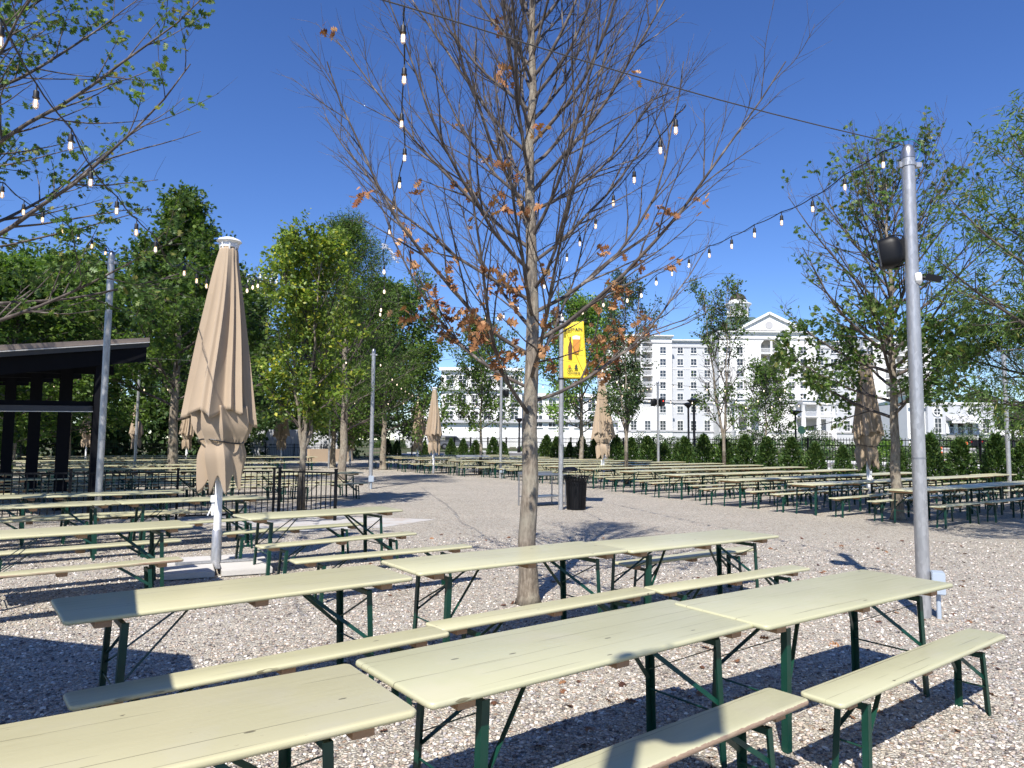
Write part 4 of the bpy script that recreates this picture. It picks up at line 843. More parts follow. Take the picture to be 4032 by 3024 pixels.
# ------------------------------------------------------------------ litter bin and steel carts
bL = G(2272,2010); t = thing('litter_bin', 'black slatted litter bin with raised dome lid beside the banner pole', 'bin', (bL.x, bL.y+.25, 0))
prof = lambda z: .245+.035*(z/.8)+(.06*((z-.66)/.2)**2 if z > .66 else 0)
mb = MB(); n = 26
for k in range(n):
    a = 2*math.pi*k/n; c, s_ = math.cos(a), math.sin(a); zs_ = [.04,.3,.6,.72,.80,.86]; w = .021; px_, py_ = -s_*w, c*w; vs = []
    for z in zs_:
        r_ = prof(z); vs += [(r_*c-px_, r_*s_-py_, z), (r_*c+px_, r_*s_+py_, z), ((r_-.008)*c+px_, (r_-.008)*s_+py_, z), ((r_-.008)*c-px_, (r_-.008)*s_-py_, z)]
    mb.add(vs, [(i*4+j, i*4+(j+1) % 4, (i+1)*4+(j+1) % 4, (i+1)*4+j) for i in range(5) for j in range(4)]+[(0,3,2,1),(20,21,22,23)])
mb.build('slats', M['black'], t)
mb = MB(); mb.lathe([(.25,.02),(.25,.05)], 28); mb.lathe([(.235,.66),(.262,.66),(.262,.69),(.235,.69)], 28); mb.tube([(.335*math.cos(a), .335*math.sin(a), .87) for a in [2*math.pi*k/30 for k in range(31)]], .012, 6); mb.build('ring', M['black'], t)
mb = MB(); mb.lathe([(.21,.04),(.225,.80),(.215,.80),(.205,.06)], 24); mb.build('liner', M['rubber'], t, 40)
mb = MB(); mb.lathe([(.25,1.03),(.245,1.045),(.20,1.09),(.12,1.12),(.01,1.135)], 24); o = mb.build('lid', M['black'], t, 50); o.rotation_euler = (R(3), R(-7), 0); o.location = (-.07,0,-.02)
for a in (30,150,270): mb = MB(); mb.tube([(.21*math.cos(R(a)), .21*math.sin(R(a)), .80), (.16*math.cos(R(a))-.05, .16*math.sin(R(a)), 1.06)], .008, 6); mb.build('lid_strut', M['black'], t)
def cart(label, a, L, Wd, H, rz, zsh):
    t = thing('steel_cart', label, 'cart', a, rz, 'stainless steel serving tables')
    mb = MB(); mb.box(-L/2,L/2,-Wd/2,Wd/2,H-.03,H); mb.box(-L/2,L/2,Wd/2-.012,Wd/2,H+.0005,H+.06); mb.build('top', M['steel'], t)
    mb = MB(); mb.box(-L/2+.03,L/2-.03,-Wd/2+.03,Wd/2-.03,zsh,zsh+.025); mb.build('shelf', M['steel'], t)
    for x in (-L/2+.025, L/2-.025):
        for y in (-Wd/2+.025, Wd/2-.025): mb = MB(); mb.tube([(x,y,0),(x,y,H-.03)], .02, 8); mb.build('leg', M['steel'], t)
q = G(2135,1990); cart('stainless steel table with low shelf between the oak trunk and the banner pole', q, 1.25, .62, .86, R(38), .24)
q = G(1862,1870); cart('small steel table frame in front of the far tables left of centre', q, 1.7, .7, .95, R(10), .25)

# ------------------------------------------------------------------ pavilion at the left
pav = thing('pavilion', 'dark steel pavilion with brown sloping roof edge at the left edge', 'pavilion', (0,0,0))
c1 = Vector((-9.25,16.0,0)); cdir = Vector((math.cos(R(140)), math.sin(R(140)), 0)); rdir = -DV; mr = Matrix.Rotation(math.atan2(rdir.y, rdir.x), 4, 'Z')
fr = Matrix.Translation(c1) @ mr                                   # local x: left along the front, y: toward the viewer's left front
for k in range(5):
    q = c1+cdir*2.15*k; mb = MB(); Mx = Matrix.Translation(q) @ mr; zt = 3.55-.0*k
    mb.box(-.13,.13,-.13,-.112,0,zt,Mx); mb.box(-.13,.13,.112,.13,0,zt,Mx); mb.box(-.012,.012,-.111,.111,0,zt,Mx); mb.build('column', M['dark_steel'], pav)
a = P(0,1500,14.2); b = P(580,1428,16.6)
def slab(name, px0, px1, D0, D1, yt0, yt1, yb0, yb1, th, m):
    """board facing the yard from photo x px0 (distance D0) to px1 (distance D1), its top and bottom edges as seen"""
    A1, A0 = P(px0, yt0, D0), P(px0, yb0, D0); B1, B0 = P(px1, yt1, D1), P(px1, yb1, D1); A0.x, A0.y = A1.x, A1.y; B0.x, B0.y = B1.x, B1.y
    nrm = Vector((-(B1-A1).y, (B1-A1).x, 0)).normalized()*th; E = (A1-B1)*.35; mb = MB(); vs = [A0+E, B0, B1, A1+E, A0+E+nrm, B0+nrm, B1+nrm, A1+E+nrm]
    mb.add(vs, [(0,1,2,3),(7,6,5,4),(0,4,5,1),(1,5,6,2),(2,6,7,3),(3,7,4,0)]); return mb.build(name, m, pav)
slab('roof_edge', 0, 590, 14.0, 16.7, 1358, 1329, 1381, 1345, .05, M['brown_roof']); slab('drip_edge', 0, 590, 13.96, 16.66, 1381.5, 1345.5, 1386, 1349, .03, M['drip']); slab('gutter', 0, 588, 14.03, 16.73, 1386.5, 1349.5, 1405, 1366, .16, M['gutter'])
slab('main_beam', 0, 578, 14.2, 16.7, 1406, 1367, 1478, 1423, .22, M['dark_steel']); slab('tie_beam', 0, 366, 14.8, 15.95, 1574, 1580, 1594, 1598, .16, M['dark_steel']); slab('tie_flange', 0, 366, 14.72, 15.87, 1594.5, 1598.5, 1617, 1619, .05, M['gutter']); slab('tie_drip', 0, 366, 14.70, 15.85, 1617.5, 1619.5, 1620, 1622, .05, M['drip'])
A1 = P(0,1404,14.05); B1 = P(588,1365,16.75); q0 = B1+(A1-B1)*1.35; back = cdir*9.5; mb = MB()
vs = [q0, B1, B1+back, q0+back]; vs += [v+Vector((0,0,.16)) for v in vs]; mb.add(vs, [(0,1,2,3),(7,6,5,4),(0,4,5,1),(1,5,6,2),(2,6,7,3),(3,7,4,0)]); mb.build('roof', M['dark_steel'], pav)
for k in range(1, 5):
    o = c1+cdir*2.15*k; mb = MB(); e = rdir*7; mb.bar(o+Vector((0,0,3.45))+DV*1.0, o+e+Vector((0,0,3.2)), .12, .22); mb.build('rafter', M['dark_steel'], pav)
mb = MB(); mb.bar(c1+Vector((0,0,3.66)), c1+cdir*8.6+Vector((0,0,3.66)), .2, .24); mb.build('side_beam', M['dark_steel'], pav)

# ------------------------------------------------------------------ buildings beyond the fence
def bx(mb, px0, px1, py0, py1, Y, d=.4, ):
    a = P((px0+px1)/2, (py0+py1)/2, Y); k = Y/F*1.003; w = (px1-px0)*k/2; h = (py1-py0)*k/2; mb.box(a.x-w, a.x+w, Y, Y+d, a.z-h, a.z+h)
def win_mesh(w, h, rows_=2, cols=2, arch=False):
    mb = MB(); mb.mi = 0; mb.box(-w/2, w/2, -.06, .02, 0, h); mb.mi = 1; f = .09
    mb.box(-w/2-f, -w/2, -.14, .02, -f, h+f); mb.box(w/2, w/2+f, -.14, .02, -f, h+f); mb.box(-w/2, w/2, -.14, .02, h, h+f); mb.box(-w/2-.1, w/2+.1, -.22, .02, -.2, -.001)
    for i in range(1, cols): x = -w/2+w*i/cols; mb.box(x-.035, x+.035, -.10, -.061, .001, h-.001)
    for i in range(1, rows_): z = h*i/rows_; mb.box(-w/2+.001, w/2-.001, -.12, -.101, z-.03, z+.03)
    return mb.mesh('window', [M['glass'], M['white_trim']])
def railing_box(mb, x0, x1, y, z, h=1.05):
    mb.box(x0, x1, y-.04, y+.04, z+h-.08, z+h); n = max(2, int((x1-x0)/.22))
    for i in range(n+1): x = x0+(x1-x0)*i/n; mb.box(x-.035, x+.035, y-.02, y+.02, z+.05, z+h-.08)
def arch_poly(x0, x1, zs_, ztop_, a0_, a1_):
    """wall band above an arched opening a0_..a1_ springing at zs_: list of quads as prisms"""
    c = (a0_+a1_)/2; r_ = (a1_-a0_)/2; out = [[(x0,zs_),(a0_,zs_),(a0_,ztop_),(x0,ztop_)], [(a1_,zs_),(x1,zs_),(x1,ztop_),(a1_,ztop_)]]; k = 14
    for i in range(k):
        t0 = math.pi-math.pi*i/k; t1 = math.pi-math.pi*(i+1)/k; out.append([(c+r_*math.cos(t0), zs_+r_*.72*math.sin(t0)), (c+r_*math.cos(t1), zs_+r_*.72*math.sin(t1)), (c+r_*math.cos(t1), ztop_), (c+r_*math.cos(t0), ztop_)])
    return out
HY = 170.0; Kx = HY/F*1.003
def hx(px): return P(px, 1500, HY).x
def hz(py): return P(3013, py, HY).z
hotel = thing('hotel', 'large white hotel with pediment, domed cupola and rows of windows', 'hotel', (0,0,0))
Z0_ = 1.2; zroof = hz(1335); zc = hz(1312)
def wall(name, px0, px1, zt, Y, depth, m): mb = MB(); mb.box(hx(px0), hx(px1), Y, Y+depth, Z0_, zt); return mb.build(name, m, hotel)
def bay(px0, px1, b0, b1, zt, Y, floors, m, name, zb0):
    """a projecting bay with a tall arched balcony recess"""
    x0_, x1_, a_, b_ = hx(px0), hx(px1), hx(b0), hx(b1); zs_ = floors[-1]+1.6
    mb = MB(); mb.box(x0_, a_, Y, Y+3.2, Z0_, zs_); mb.box(b_, x1_, Y, Y+3.2, Z0_, zs_); mb.box(a_, b_, Y, Y+3.2, Z0_, zb0)
    for poly in arch_poly(x0_, x1_, zs_, zt, a_, b_): mb.prism(poly, Y, Y+3.2)
    mb.box(x0_, x1_, Y+3.2, Y+18, Z0_, zt); mb.build('wall', m, hotel)
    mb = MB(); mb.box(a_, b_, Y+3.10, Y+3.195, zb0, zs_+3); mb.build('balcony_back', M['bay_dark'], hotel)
    for k, f in enumerate(floors):
        mb = MB(); mb.box(a_+.01, b_-.01, Y+.1, Y+3.09, f-.12, f+.12); s = mb.build('balcony_floor', M['white_trim'], hotel)
        mb = MB(); railing_box(mb, a_+.05, b_-.05, Y+.15, f+.12); mb.build('balustrade', M['white_trim'], s)
        for xx in (a_+(b_-a_)*.22, a_+(b_-a_)*.72): mb = MB(); mb.box(xx-.8, xx+.8, Y+3.02, Y+3.09, f+.13, f+2.3); mb.build('balcony_door', M['glass'], s)
    mb = MB(); mb.box((a_+b_)/2-.2, (a_+b_)/2+.2, Y+.02, Y+.35, zb0, zs_+(b_-a_)/2*.70); mb.build('divider', M['white_trim'], hotel)
fl_y = [1379,1426,1471,1517,1562,1612]; fz = [hz(y)-1.1 for y in fl_y][::-1]
bay(2385,2643,2480,2567,zroof+.5,HY-1,[hz(1600)]+[hz(y) for y in (1572,1528,1483,1436,1389)],M['stucco'],'wall',hz(1605))
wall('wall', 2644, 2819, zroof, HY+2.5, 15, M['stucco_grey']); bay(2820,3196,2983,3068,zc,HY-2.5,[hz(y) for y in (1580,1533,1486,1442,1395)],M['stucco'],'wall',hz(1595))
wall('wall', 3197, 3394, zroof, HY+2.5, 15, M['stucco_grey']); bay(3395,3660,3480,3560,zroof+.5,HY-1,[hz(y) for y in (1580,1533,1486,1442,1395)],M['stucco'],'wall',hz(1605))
w1 = win_mesh(1.35, 1.5); w2 = win_mesh(1.3, 2.4, 3, 2)
def front_y(px): return HY-1 if px < 2644 or px > 3394 else (HY-2.5 if 2820 <= px <= 3196 else HY+2.5)
for px in (2422,2610,2678,2731,2784,2862,2913,3117,3162,3231,3282,3335,3425,3620):
    for py in fl_y:
        Y = front_y(px); q = P(px, py, Y); inst('window', w1, hotel, (q.x, Y, q.z-.75))
for px in (2422,2495,2550,2610,2678,2731,2784,3282,3335,3425,3620): Y = front_y(px); q = P(px, 1677, Y); inst('window', w2, hotel, (q.x, Y, q.z-1.2))
for (a_, b_, Y, z_) in ((2385,2643,HY-1,zroof+.5),(2644,2819,HY+2.5,zroof),(2820,3196,HY-2.5,zc),(3197,3394,HY+2.5,zroof),(3395,3660,HY-1,zroof+.5)):
    k = .35
    for (za, zb_, pr, m) in ((z_-.55,z_-.25,.35,M['white_trim']),(z_-.249,z_,.7,M['white_trim']),(z_-1.9,z_-1.6,.18,M['trim']),(hz(1584)-.25,hz(1584)+.25,.3,M['trim']),(hz(1700)-.2,hz(1700)+.2,.25,M['trim']),(hz(1452)-.08,hz(1452)+.08,.10,M['white_trim'])):
        mb = MB(); mb.box(hx(a_)-(k if pr > .2 else 0)+.01, hx(b_)+(k if pr > .2 else 0)-.01, Y-pr, Y-.003, za, zb_); mb.build('cornice', m, hotel)
# pediment, porticos, arches
mb = MB(); xa, xb, xm = hx(2898), hx(3146), hx(3016); zp, zt = hz(1312), hz(1247)
mb.prism([(xa,zp+.3),(xb,zp+.3),(xm,zt)], HY-2.7, HY+4); mb.build('pediment', M['stucco'], hotel)
mb = MB()
for (p_, q_) in (((xa-.6,zp+.25),(xm,zt+.35)),((xb+.6,zp+.25),(xm,zt+.35))): mb.bar((p_[0],HY-2.9,p_[1]), (q_[0],HY-2.9,q_[1]), .8, .55, (0,0,1))
mb.build('pediment_trim', M['white_trim'], hotel)
mb = MB(); mb.lathe([(.9,0),(.9,.08)], 24); o = mb.build('round_vent', M['trim'], hotel); o.rotation_euler = (math.pi/2,0,0); o.location = (xm, HY-2.72, hz(1287))
for (a_, b_) in ((2860,2960),(3112,3236)):
    mb = MB(); x0_, x1_ = hx(a_), hx(b_); mb.box(x0_, x1_, HY-7, HY-2.51, hz(1596), hz(1584)); mb.box(x0_-.3, x1_+.3, HY-7.3, HY-2.51, hz(1583), hz(1577)); mb.box(x0_, x1_, HY-7, HY-2.51, hz(1645), hz(1641)); mb.box(x0_, x1_, HY-7, HY-2.51, hz(1705), hz(1697)); mb.build('portico', M['white_trim'], hotel)
    for f in (.04,.5,.96):
        mb = MB(); mb.lathe([(.62,hz(1697)),(.5,hz(1694)),(.46,hz(1600)),(.6,hz(1597))], 14, (x0_+(x1_-x0_)*f, HY-6.5, 0)); mb.build('portico_column', M['white_trim'], hotel, 40)
    mb = MB(); railing_box(mb, x0_+.3, x1_-.3, HY-6.8, hz(1641)); mb.build('balustrade', M['white_trim'], hotel)
    mb = MB(); mb.box(x0_+.4, x1_-.4, HY-2.56, HY-2.51, hz(1695), hz(1650)); mb.build('portico_opening', M['bay_dark'], hotel)
    mb = MB(); mb.box(x0_, x1_, HY-7, HY-2.51, Z0_, hz(1706)); mb.build('portico_base', M['stucco'], hotel)
    c = (x0_+x1_)/2; ra = 3.4; mb = MB(); mb.prism([(c+ra*math.cos(math.pi*k/12), Z0_+1.2+ra*.75*math.sin(math.pi*k/12)) for k in range(13)], HY-7.08, HY-7.003); o = mb.build('arched_window', M['glass'], hotel)
    mb = MB()
    for i in range(-3, 4): mb.box(c+i*.95-.06, c+i*.95+.06, HY-7.16, HY-7.09, Z0_+1.2, Z0_+1.2+ra*.75*math.sqrt(max(0, 1-(i*.95/ra)**2)))
    mb.box(c-ra*.8, c+ra*.8, HY-7.2, HY-7.161, Z0_+2.4, Z0_+2.52); mb.build('glazing_bars', M['white_trim'], o)
for c_ in (3520,):
    c = hx(c_); ra = 2.6; zz = hz(1625); mb = MB(); mb.prism([(c+ra,hz(1695)),(c+ra,zz)]+[(c+ra*math.cos(math.pi*k/12), zz+ra*.9*math.sin(math.pi*k/12)) for k in range(1,12)]+[(c-ra,zz),(c-ra,hz(1695))], HY-1.06, HY-1.003); mb.build('arched_loggia', M['bay_dark'], hotel)
    mb = MB(); railing_box(mb, c-ra, c+ra, HY-1.2, hz(1650)); mb.box(c-ra, c+ra, HY-1.3, HY-1.07, hz(1655), hz(1650)); mb.build('balustrade', M['white_trim'], hotel)
# cupola
cxq = hx(2942)+.3; Yq = HY+7; zk = lambda py: P(2942, py, Yq).z
mb = MB(); w = 7.6; vs = [(cxq-w,Yq-w,zk(1312)),(cxq+w,Yq-w,zk(1312)),(cxq+w,Yq+w,zk(1312)),(cxq-w,Yq+w,zk(1312)),(cxq-3,Yq-3,zk(1256)),(cxq+3,Yq-3,zk(1256)),(cxq+3,Yq+3,zk(1256)),(cxq-3,Yq+3,zk(1256))]
mb.add(vs, [(3,2,1,0),(4,5,6,7),(0,1,5,4),(1,2,6,5),(2,3,7,6),(3,0,4,7)]); mb.build('roof', M['green_roof'], hotel)
mb = MB(); mb.lathe([(2.75,zk(1258)),(2.75,zk(1252)),(2.25,zk(1251)),(2.25,zk(1214))], 8, (cxq,Yq,0)); mb.build('cupola', M['white_trim'], hotel)
for k in range(8):
    a = math.pi*2*(k+.5)/8; mb = MB(); Mx = Matrix.Translation((cxq+2.12*math.cos(a), Yq+2.12*math.sin(a), 0)) @ Matrix.Rotation(a, 4, 'Z'); mb.box(-.03,.10,-.45,.45,zk(1246),zk(1219),Mx); mb.build('cupola_louvre', M['stucco_grey'], hotel)
    a = math.pi*2*k/8; mb = MB(); mb.tube([(cxq+2.5*math.cos(a), Yq+2.5*math.sin(a), zk(1252)), (cxq+2.5*math.cos(a), Yq+2.5*math.sin(a), zk(1214))], .2, 8); mb.build('cupola_column', M['white_trim'], hotel)
mb = MB(); mb.lathe([(2.6,zk(1214)),(2.9,zk(1210)),(2.9,zk(1204)),(3.3,zk(1202)),(3.3,zk(1198)),(2.4,zk(1194)),(2.2,zk(1185))], 16, (cxq,Yq,0)); mb.build('cupola_cornice', M['white_trim'], hotel)
mb = MB(); z0d = zk(1185); rd = 2.05; mb.lathe([(rd*math.cos(R(a)), z0d+rd*.95*math.sin(R(a))) for a in range(0, 90, 9)]+[(.05, z0d+rd*.96)], 20, (cxq,Yq,0)); mb.build('dome', M['copper_roof'], hotel, 30)
mb = MB(); mb.tube([(cxq,Yq,z0d+rd*.9),(cxq,Yq,z0d+rd+1.5),(cxq,Yq,zk(1102))], [.22,.09,.02], 8); mb.build('spire', M['copper_roof'], hotel)

# low annexe right of the hotel
AY = 125.0; an = thing('annexe', 'low white building with green hipped roof, round windows and awning', 'building', (0,0,0))
ax = lambda X: P(3500+X/2.1147, 1620, AY).x
az_ = lambda Yp: P(3760, 1400+Yp/2.1147, AY).z
mb = MB(); mb.box(ax(150), ax(845), AY, AY+18, .6, az_(402)); mb.build('wall', M['stucco'], an)
mb = MB(); mb.box(ax(300), ax(625), AY-.8, AY-.003, .6, az_(410)); mb.box(ax(700), ax(850), AY-.8, AY-.003, .6, az_(420)); mb.build('projecting_wall', M['stucco_grey'], an)
for za, zb_, pr in ((az_(405),az_(392),1.0),(az_(660),az_(652),.95),(az_(418),az_(413),.9)): mb = MB(); mb.box(ax(150), ax(852), AY-pr, AY-.81, za, zb_); mb.build('cornice', M['trim'] if pr < 1 else M['white_trim'], an)
mb = MB(); xa, xb = ax(200), ax(560); vs = [(xa,AY+1,az_(392)),(xb,AY+1,az_(392)),(xb,AY+15,az_(392)),(xa,AY+15,az_(392)),(ax(345),AY+7,az_(312)),(ax(410),AY+7,az_(322)),(ax(410),AY+9,az_(322)),(ax(345),AY+9,az_(312))]
mb.add(vs, [(3,2,1,0),(4,5,6,7),(0,1,5,4),(1,2,6,5),(2,3,7,6),(3,0,4,7)]); mb.build('roof', M['green_roof'], an)
for X, w in ((377,1.0),(654,1.0)):
    mb = MB(); mb.lathe([(.62,0),(.62,.05)], 20); o = mb.build('round_window', M['glass'], an); o.rotation_euler = (math.pi/2,0,0); o.location = (ax(X), AY-.81, az_(472))
    mb = MB(); mb.tube([(.72*math.cos(k*.3142), .72*math.sin(k*.3142), .06) for k in range(21)], .16, 6); mb.box(-.05,.05,-.6,.6,.052,.08); mb.box(-.6,.6,-.05,.05,.0805,.1); mb.build('frame', M['white_trim'], o)
w3 = win_mesh(1.1, 2.5, 3, 2)
for X in (380, 774): inst('window', w3, an, (ax(X), AY-.81, az_(645)))
mb = MB(); mb.box(ax(452), ax(700), AY-.88, AY-.803, az_(642), az_(566)); mb.build('loggia', M['black'], an)
mb = MB(); mb.prism([(0,0),(1,0),(1,1)], 0, 1); 
mb = MB(); x0_, x1_ = ax(448), ax(702); vs = [(x0_,AY-.82,az_(500)),(x1_,AY-.82,az_(500)),(x1_,AY-2.6,az_(545)),(x0_,AY-2.6,az_(545)),(x0_,AY-.82,az_(545)),(x1_,AY-.82,az_(545))]; mb.add(vs, [(0,1,2,3),(3,2,5,4),(0,3,4),(1,5,2)]); mb.build('awning', M['trim'], an)
mb = MB(); mb.box(x0_, x1_, AY-2.6, AY-2.5, az_(566), az_(546)); mb.build('valance', M['white_trim'], an)
for X in (455, 522, 600, 675): mb = MB(); mb.box(ax(X)-.3, ax(X)+.3, AY-1.1, AY-.9, az_(650), az_(567)); mb.build('column', M['white_trim'], an)
for a_, b_ in ((468,515),(545,592),(622,670)): mb = MB(); railing_box(mb, ax(a_), ax(b_), AY-1.0, az_(642), .95); mb.build('balustrade', M['white_trim'], an)
for X in (492, 572, 650): c = ax(X); mb = MB(); mb.prism([(c+1.3*math.cos(math.pi*k/10), az_(722)+1.4*math.sin(math.pi*k/10)) for k in range(11)], AY-.86, AY-.803); mb.build('arched_window', M['glass'], an)
mb = MB(); mb.box(ax(845), ax(1400), AY+3, AY+4, .6, az_(612)); tag(mb.build('garden_wall', M['stucco']), 'long white wall running right from the low annexe', 'wall')

# white building behind the trees left of centre
BY = 118.0; wb = thing('white_building', 'white terraced building mostly hidden behind trees left of the hotel', 'building', (0,0,0)); wx = lambda px: P(px,1600,BY).x; wz = lambda py: P(1950,py,BY).z
mb = MB(); mb.box(wx(1735), wx(2055), BY, BY+14, .6, wz(1452)); mb.box(wx(2056), wx(2440), BY+4, BY+16, .6, wz(1545)); mb.box(wx(1600), wx(1734), BY+5, BY+14, .6, wz(1600)); mb.build('wall', M['stucco'], wb)
for a_, b_, y_, yo in ((1735,2055,1455,0),(1735,2055,1530,0),(2056,2440,1548,4),(1735,2055,1660,0),(2056,2440,1652,4)): mb = MB(); mb.box(wx(a_)-.3, wx(b_)+.3, BY+yo-.6, BY+yo-.003, wz(y_)-.25, wz(y_)+.25); mb.build('cornice', M['white_trim'] if y_ < 1600 else M['trim'], wb)
w4 = win_mesh(1.2, 1.9, 3, 2)
for px in (1770,1820,1870,1920,1975,2025):
    for py in (1500,1575,1640): inst('window', w4, wb, (wx(px), BY-.003, wz(py)-1.1))
for px in (2085,2100+25,2180,2230,2285,2340,2395):
    for py in (1590,1655): inst('window', w4, wb, (wx(px), BY+3.997, wz(py)-.9))
mb = MB(); mb.box(wx(1600), wx(2200), BY-9, BY-8.6, wz(1716), wz(1712)); mb.box(wx(1600), wx(2200), BY-9, BY-8.6, wz(1732), wz(1728))
for i in range(16): x = wx(1600+i*40); mb.box(x-.35, x+.35, BY-9.1, BY-8.5, .6, wz(1700))
tag(mb.build('terrace_balustrade', M['white_trim']), 'white terrace balustrade with square piers seen through the fence left of centre', 'balustrade')
# stone block wall and pale board fence far left
q0, q1 = P(1215,1770,56), P(1365,1765,58); mb = MB(); mb.bar((q0.x,q0.y,.5),(q1.x,q1.y,.5), .5, 1.0); tag(mb.build('block_wall', M['brick']), 'low buff stone block wall beyond the yellow-green tree', 'wall')
q0, q1 = P(985,1735,64), P(1330,1730,64); mb = MB(); mb.box(q0.x, q1.x, q0.y, q0.y+.08, 0, 2.6)
for i in range(30): x = q0.x+(q1.x-q0.x)*i/30; mb.box(x, x+.06, q0.y-.05, q0.y-.001, 0, 2.6)
tag(mb.build('board_fence', M['stucco_grey']), 'pale ribbed board fence glimpsed behind the left trees', 'fence')

# ------------------------------------------------------------------ street things beyond the fence
def lamp(px, py, D, z0, label, w=.55):
    q = P(px, py, D); t = thing('street_lamp', label, 'street lamp', (q.x, q.y, z0), 0, 'black street lamps beyond the fence'); H = q.z-z0
    mb = MB(); mb.lathe([(.16,0),(.16,.5),(.085,.6),(.075,H-.35)], 12); mb.build('post', M['black'], t, 40)
    mb = MB(); mb.lathe([(.07,H-.35),(.18,H-.22),(w,H-.02),(w,H+.02),(.12,H+.10)], 20); mb.build('lamp_head', M['black'], t, 40); return t
lamp(2732,1576,44,.3,'double-height black street lamp left of the thin maple before the hotel', .42); lamp(2710,1590,55,.6,'slimmer black street lamp just left of the thick one', .4); lamp(3131,1620,58,.65,'black street lamp with flared head right of the hotel portico'); lamp(3985,1640,48,.5,'black street lamp post near the right edge behind the far pole')
lamp(2045,1650,66,.7,'black street lamp glimpsed left of the banner pole', .4)
q = P(3157,1693,60); t = thing('stop_sign', 'back of an octagonal road sign on a post beyond the fence', 'sign', (q.x,q.y,.6)); zz = q.z-.6
mb = MB(); mb.prism([(.36*math.cos(R(22.5+45*k)), zz+.36*math.sin(R(22.5+45*k))) for k in range(8)], -.015, .015); mb.build('plate', M['sign_green'], t); mb = MB(); mb.tube([(0,.04,0),(0,.04,zz+.3)], .035, 8); mb.build('post', M['sign_green'], t)
for px, py, D, lab in ((3706,1813,52,'orange and white traffic delineator left of the other behind the right fence'),(3807,1795,54,'orange traffic delineator beside the dark pickup')):
    a_, b_ = ray(px, py); q = P(px, py, D); t = thing('traffic_delineator', lab, 'traffic marker', (q.x,q.y,q.z-.06), 0, 'orange delineators')
    mb = MB(); mb.lathe([(.22,0),(.22,.06),(.12,.07),(.10,1.05),(.06,1.1)], 14); mb.build('post', M['orange'], t, 40); mb = MB(); mb.lathe([(.118,.72),(.117,.82)], 14); mb.build('band', M['white_trim'], t)
q = P(3983,1790,31); t = thing('marker_sign', 'thin white marker with yellow square by the fence at the right edge', 'sign', (q.x,q.y,0)); mb = MB(); mb.box(-.07,.07,-.01,.01,0,1.05); mb.build('post', M['white_trim'], t); mb = MB(); mb.box(-.10,.10,-.02,-.011,1.05,1.35); mb.build('plate', mat('yellow_plate', (.8,.75,.02), .5), t)
def car(label, px, py, D, rz, m, L=5.2, kind='pickup'):
    q = P(px, py, D); t = thing('parked_'+('pickup' if kind == 'pickup' else 'car'), label, kind, (q.x,q.y,q.z), rz, 'vehicles parked beyond the fence'); h = .95
    pr = [(-L/2,.45),(L/2,.4),(L/2,.78),(L/2-.35,h+.05),(L/2-1.5,h+.12),(L/2-2.1,1.72),(-.15 if kind == 'pickup' else -L/2+.5,1.74),(-.45 if kind == 'pickup' else -L/2+.1,h+.15),(-L/2,h+.12)]
    mb = MB(); mb.prism(pr, -.93, .93); me = mb.mesh('body', m); bm = bmesh.new(); bm.from_mesh(me); bmesh.ops.bevel(bm, geom=bm.edges[:], offset=.07, segments=3, affect='EDGES'); bm.to_mesh(me); bm.free(); inst('body', me, t)
    for y in (-.945,.93): mb = MB(); mb.prism([(L/2-1.55,h+.18),(L/2-2.12,1.62),(.0 if kind == 'pickup' else -L/2+.6,1.62),(-.2 if kind == 'pickup' else -L/2+.3,h+.18)], y, y+.015); mb.build('side_window', M['glass'], t)
    for x in (-L/2+.95, L/2-.95):
        for y in (-.97,.72):
            mb = MB(); mb.lathe([(.20,0),(.38,.01),(.39,.12),(.38,.24),(.2,.25)], 20); o = mb.build('wheel', M['rubber'], t, 40); o.rotation_euler = (-math.pi/2,0,0); o.location = (x, y, .39)
            mb = MB(); mb.lathe([(.2,.002),(.19,-.01),(.05,-.02)], 14); ho = mb.build('hub', M['steel'], o)
    for y in (-.9,.72): mb = MB(); mb.box(-L/2-.02,-L/2+.12,y,y+.18,.85,1.1); mb.build('tail_light', M['tail'], t)
    return t
car('dark pickup truck parked beyond the fence near the right edge', 3925, 1772, 86, R(6), M['car'])
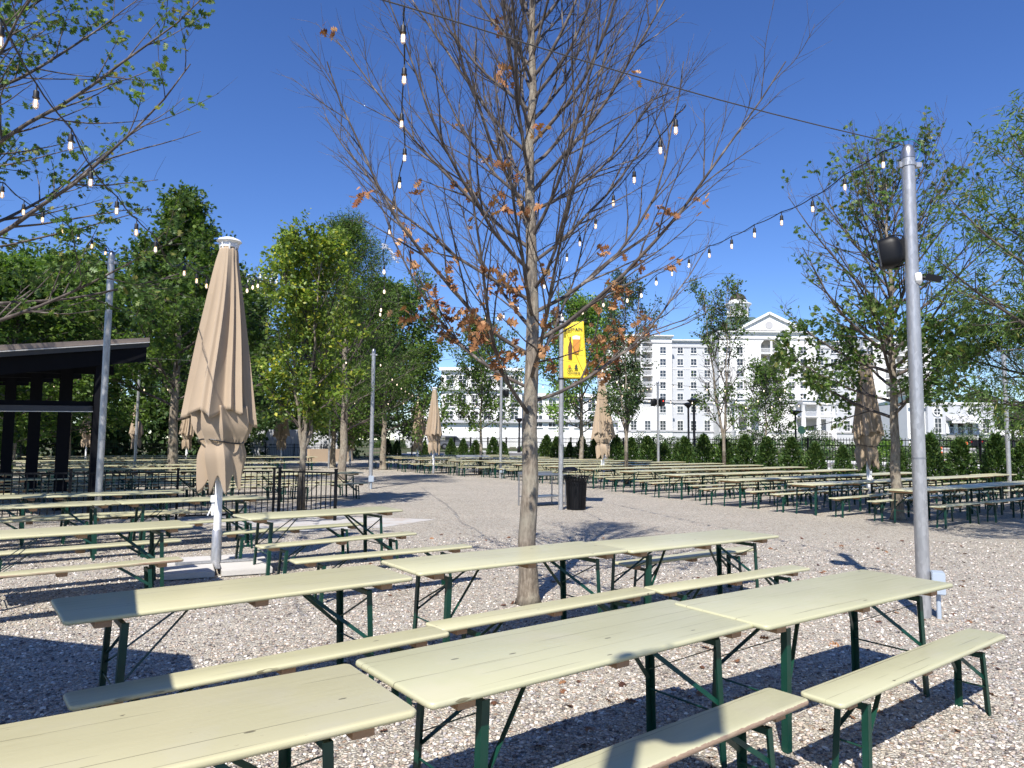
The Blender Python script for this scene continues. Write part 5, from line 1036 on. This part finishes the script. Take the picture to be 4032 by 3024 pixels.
car('white car parked beyond the pickup at the right edge', 4010, 1771, 92, R(4), M['white_metal'], 4.6, 'car'); car('silver car glimpsed through the fence below the white terraced building', 1790, 1770, 90, R(8), M['steel'], 4.5, 'car')
# lattice mast on the skyline
q = P(1028,1230,150); t = thing('phone_mast', 'steel lattice phone mast above the trees right of the big parasol', 'mast', (q.x,q.y,0)); zt = P(1028,1112,150).z; zb_ = 14.0; mb = MB()
cor = lambda z: [Vector((sx*(1.5-.5*(z-zb_)/(zt-zb_)), sy*(1.5-.5*(z-zb_)/(zt-zb_)), z)) for sx, sy in ((-1,-1),(1,-1),(1,1),(-1,1))]
nl = 11
for i in range(nl):
    za = zb_+(zt-zb_)*i/nl; z2 = zb_+(zt-zb_)*(i+1)/nl; A, B = cor(za), cor(z2)
    for k in range(4): mb.bar(A[k],B[k],.2); mb.bar(A[k],B[(k+1) % 4],.12); mb.bar(A[(k+1) % 4],B[k],.12); mb.bar(B[k],B[(k+1) % 4],.12)
for c in cor(zb_): mb.bar((c.x*1.6,c.y*1.6,0), c, .25)
mb.build('lattice', M['trim'], t)
for sx in (-3.6,-2.4,-1.2,0,1.2,2.4,3.6): mb = MB(); mb.box(sx-.18,sx+.18,-1.5,-1.2,zt-1.0,zt+1.4); mb.build('antenna', M['white_trim'], t)
mb = MB(); mb.bar((-3.8,-1.3,zt-.1),(3.8,-1.3,zt-.1),.2); mb.bar((-3.8,-1.3,zt+.8),(3.8,-1.3,zt+.8),.12); mb.build('platform', M['trim'], t)

# ------------------------------------------------------------------ fallen leaves
r = np.random.RandomState(9); n = 240; yy = 3+r.rand(n)*11; xx = (r.rand(n)*1.1-.25)*yy*.8; pt = np.stack([xx,yy,np.full(n,.012)],1); nr = np.stack([r.randn(n)*.4,r.randn(n)*.4,np.ones(n)],1)
V, Fc = leaf_arrays(pt, nr, np.stack([r.randn(n),r.randn(n),r.randn(n)*.05],1), .05+.05*r.rand(n), *T_OAK)
tag(inst('fallen_leaves', np_mesh('fallen_leaves', V, Fc, M['leaf_fallen'])), 'dry brown oak leaves scattered on the gravel', 'fallen leaves', kind='stuff')
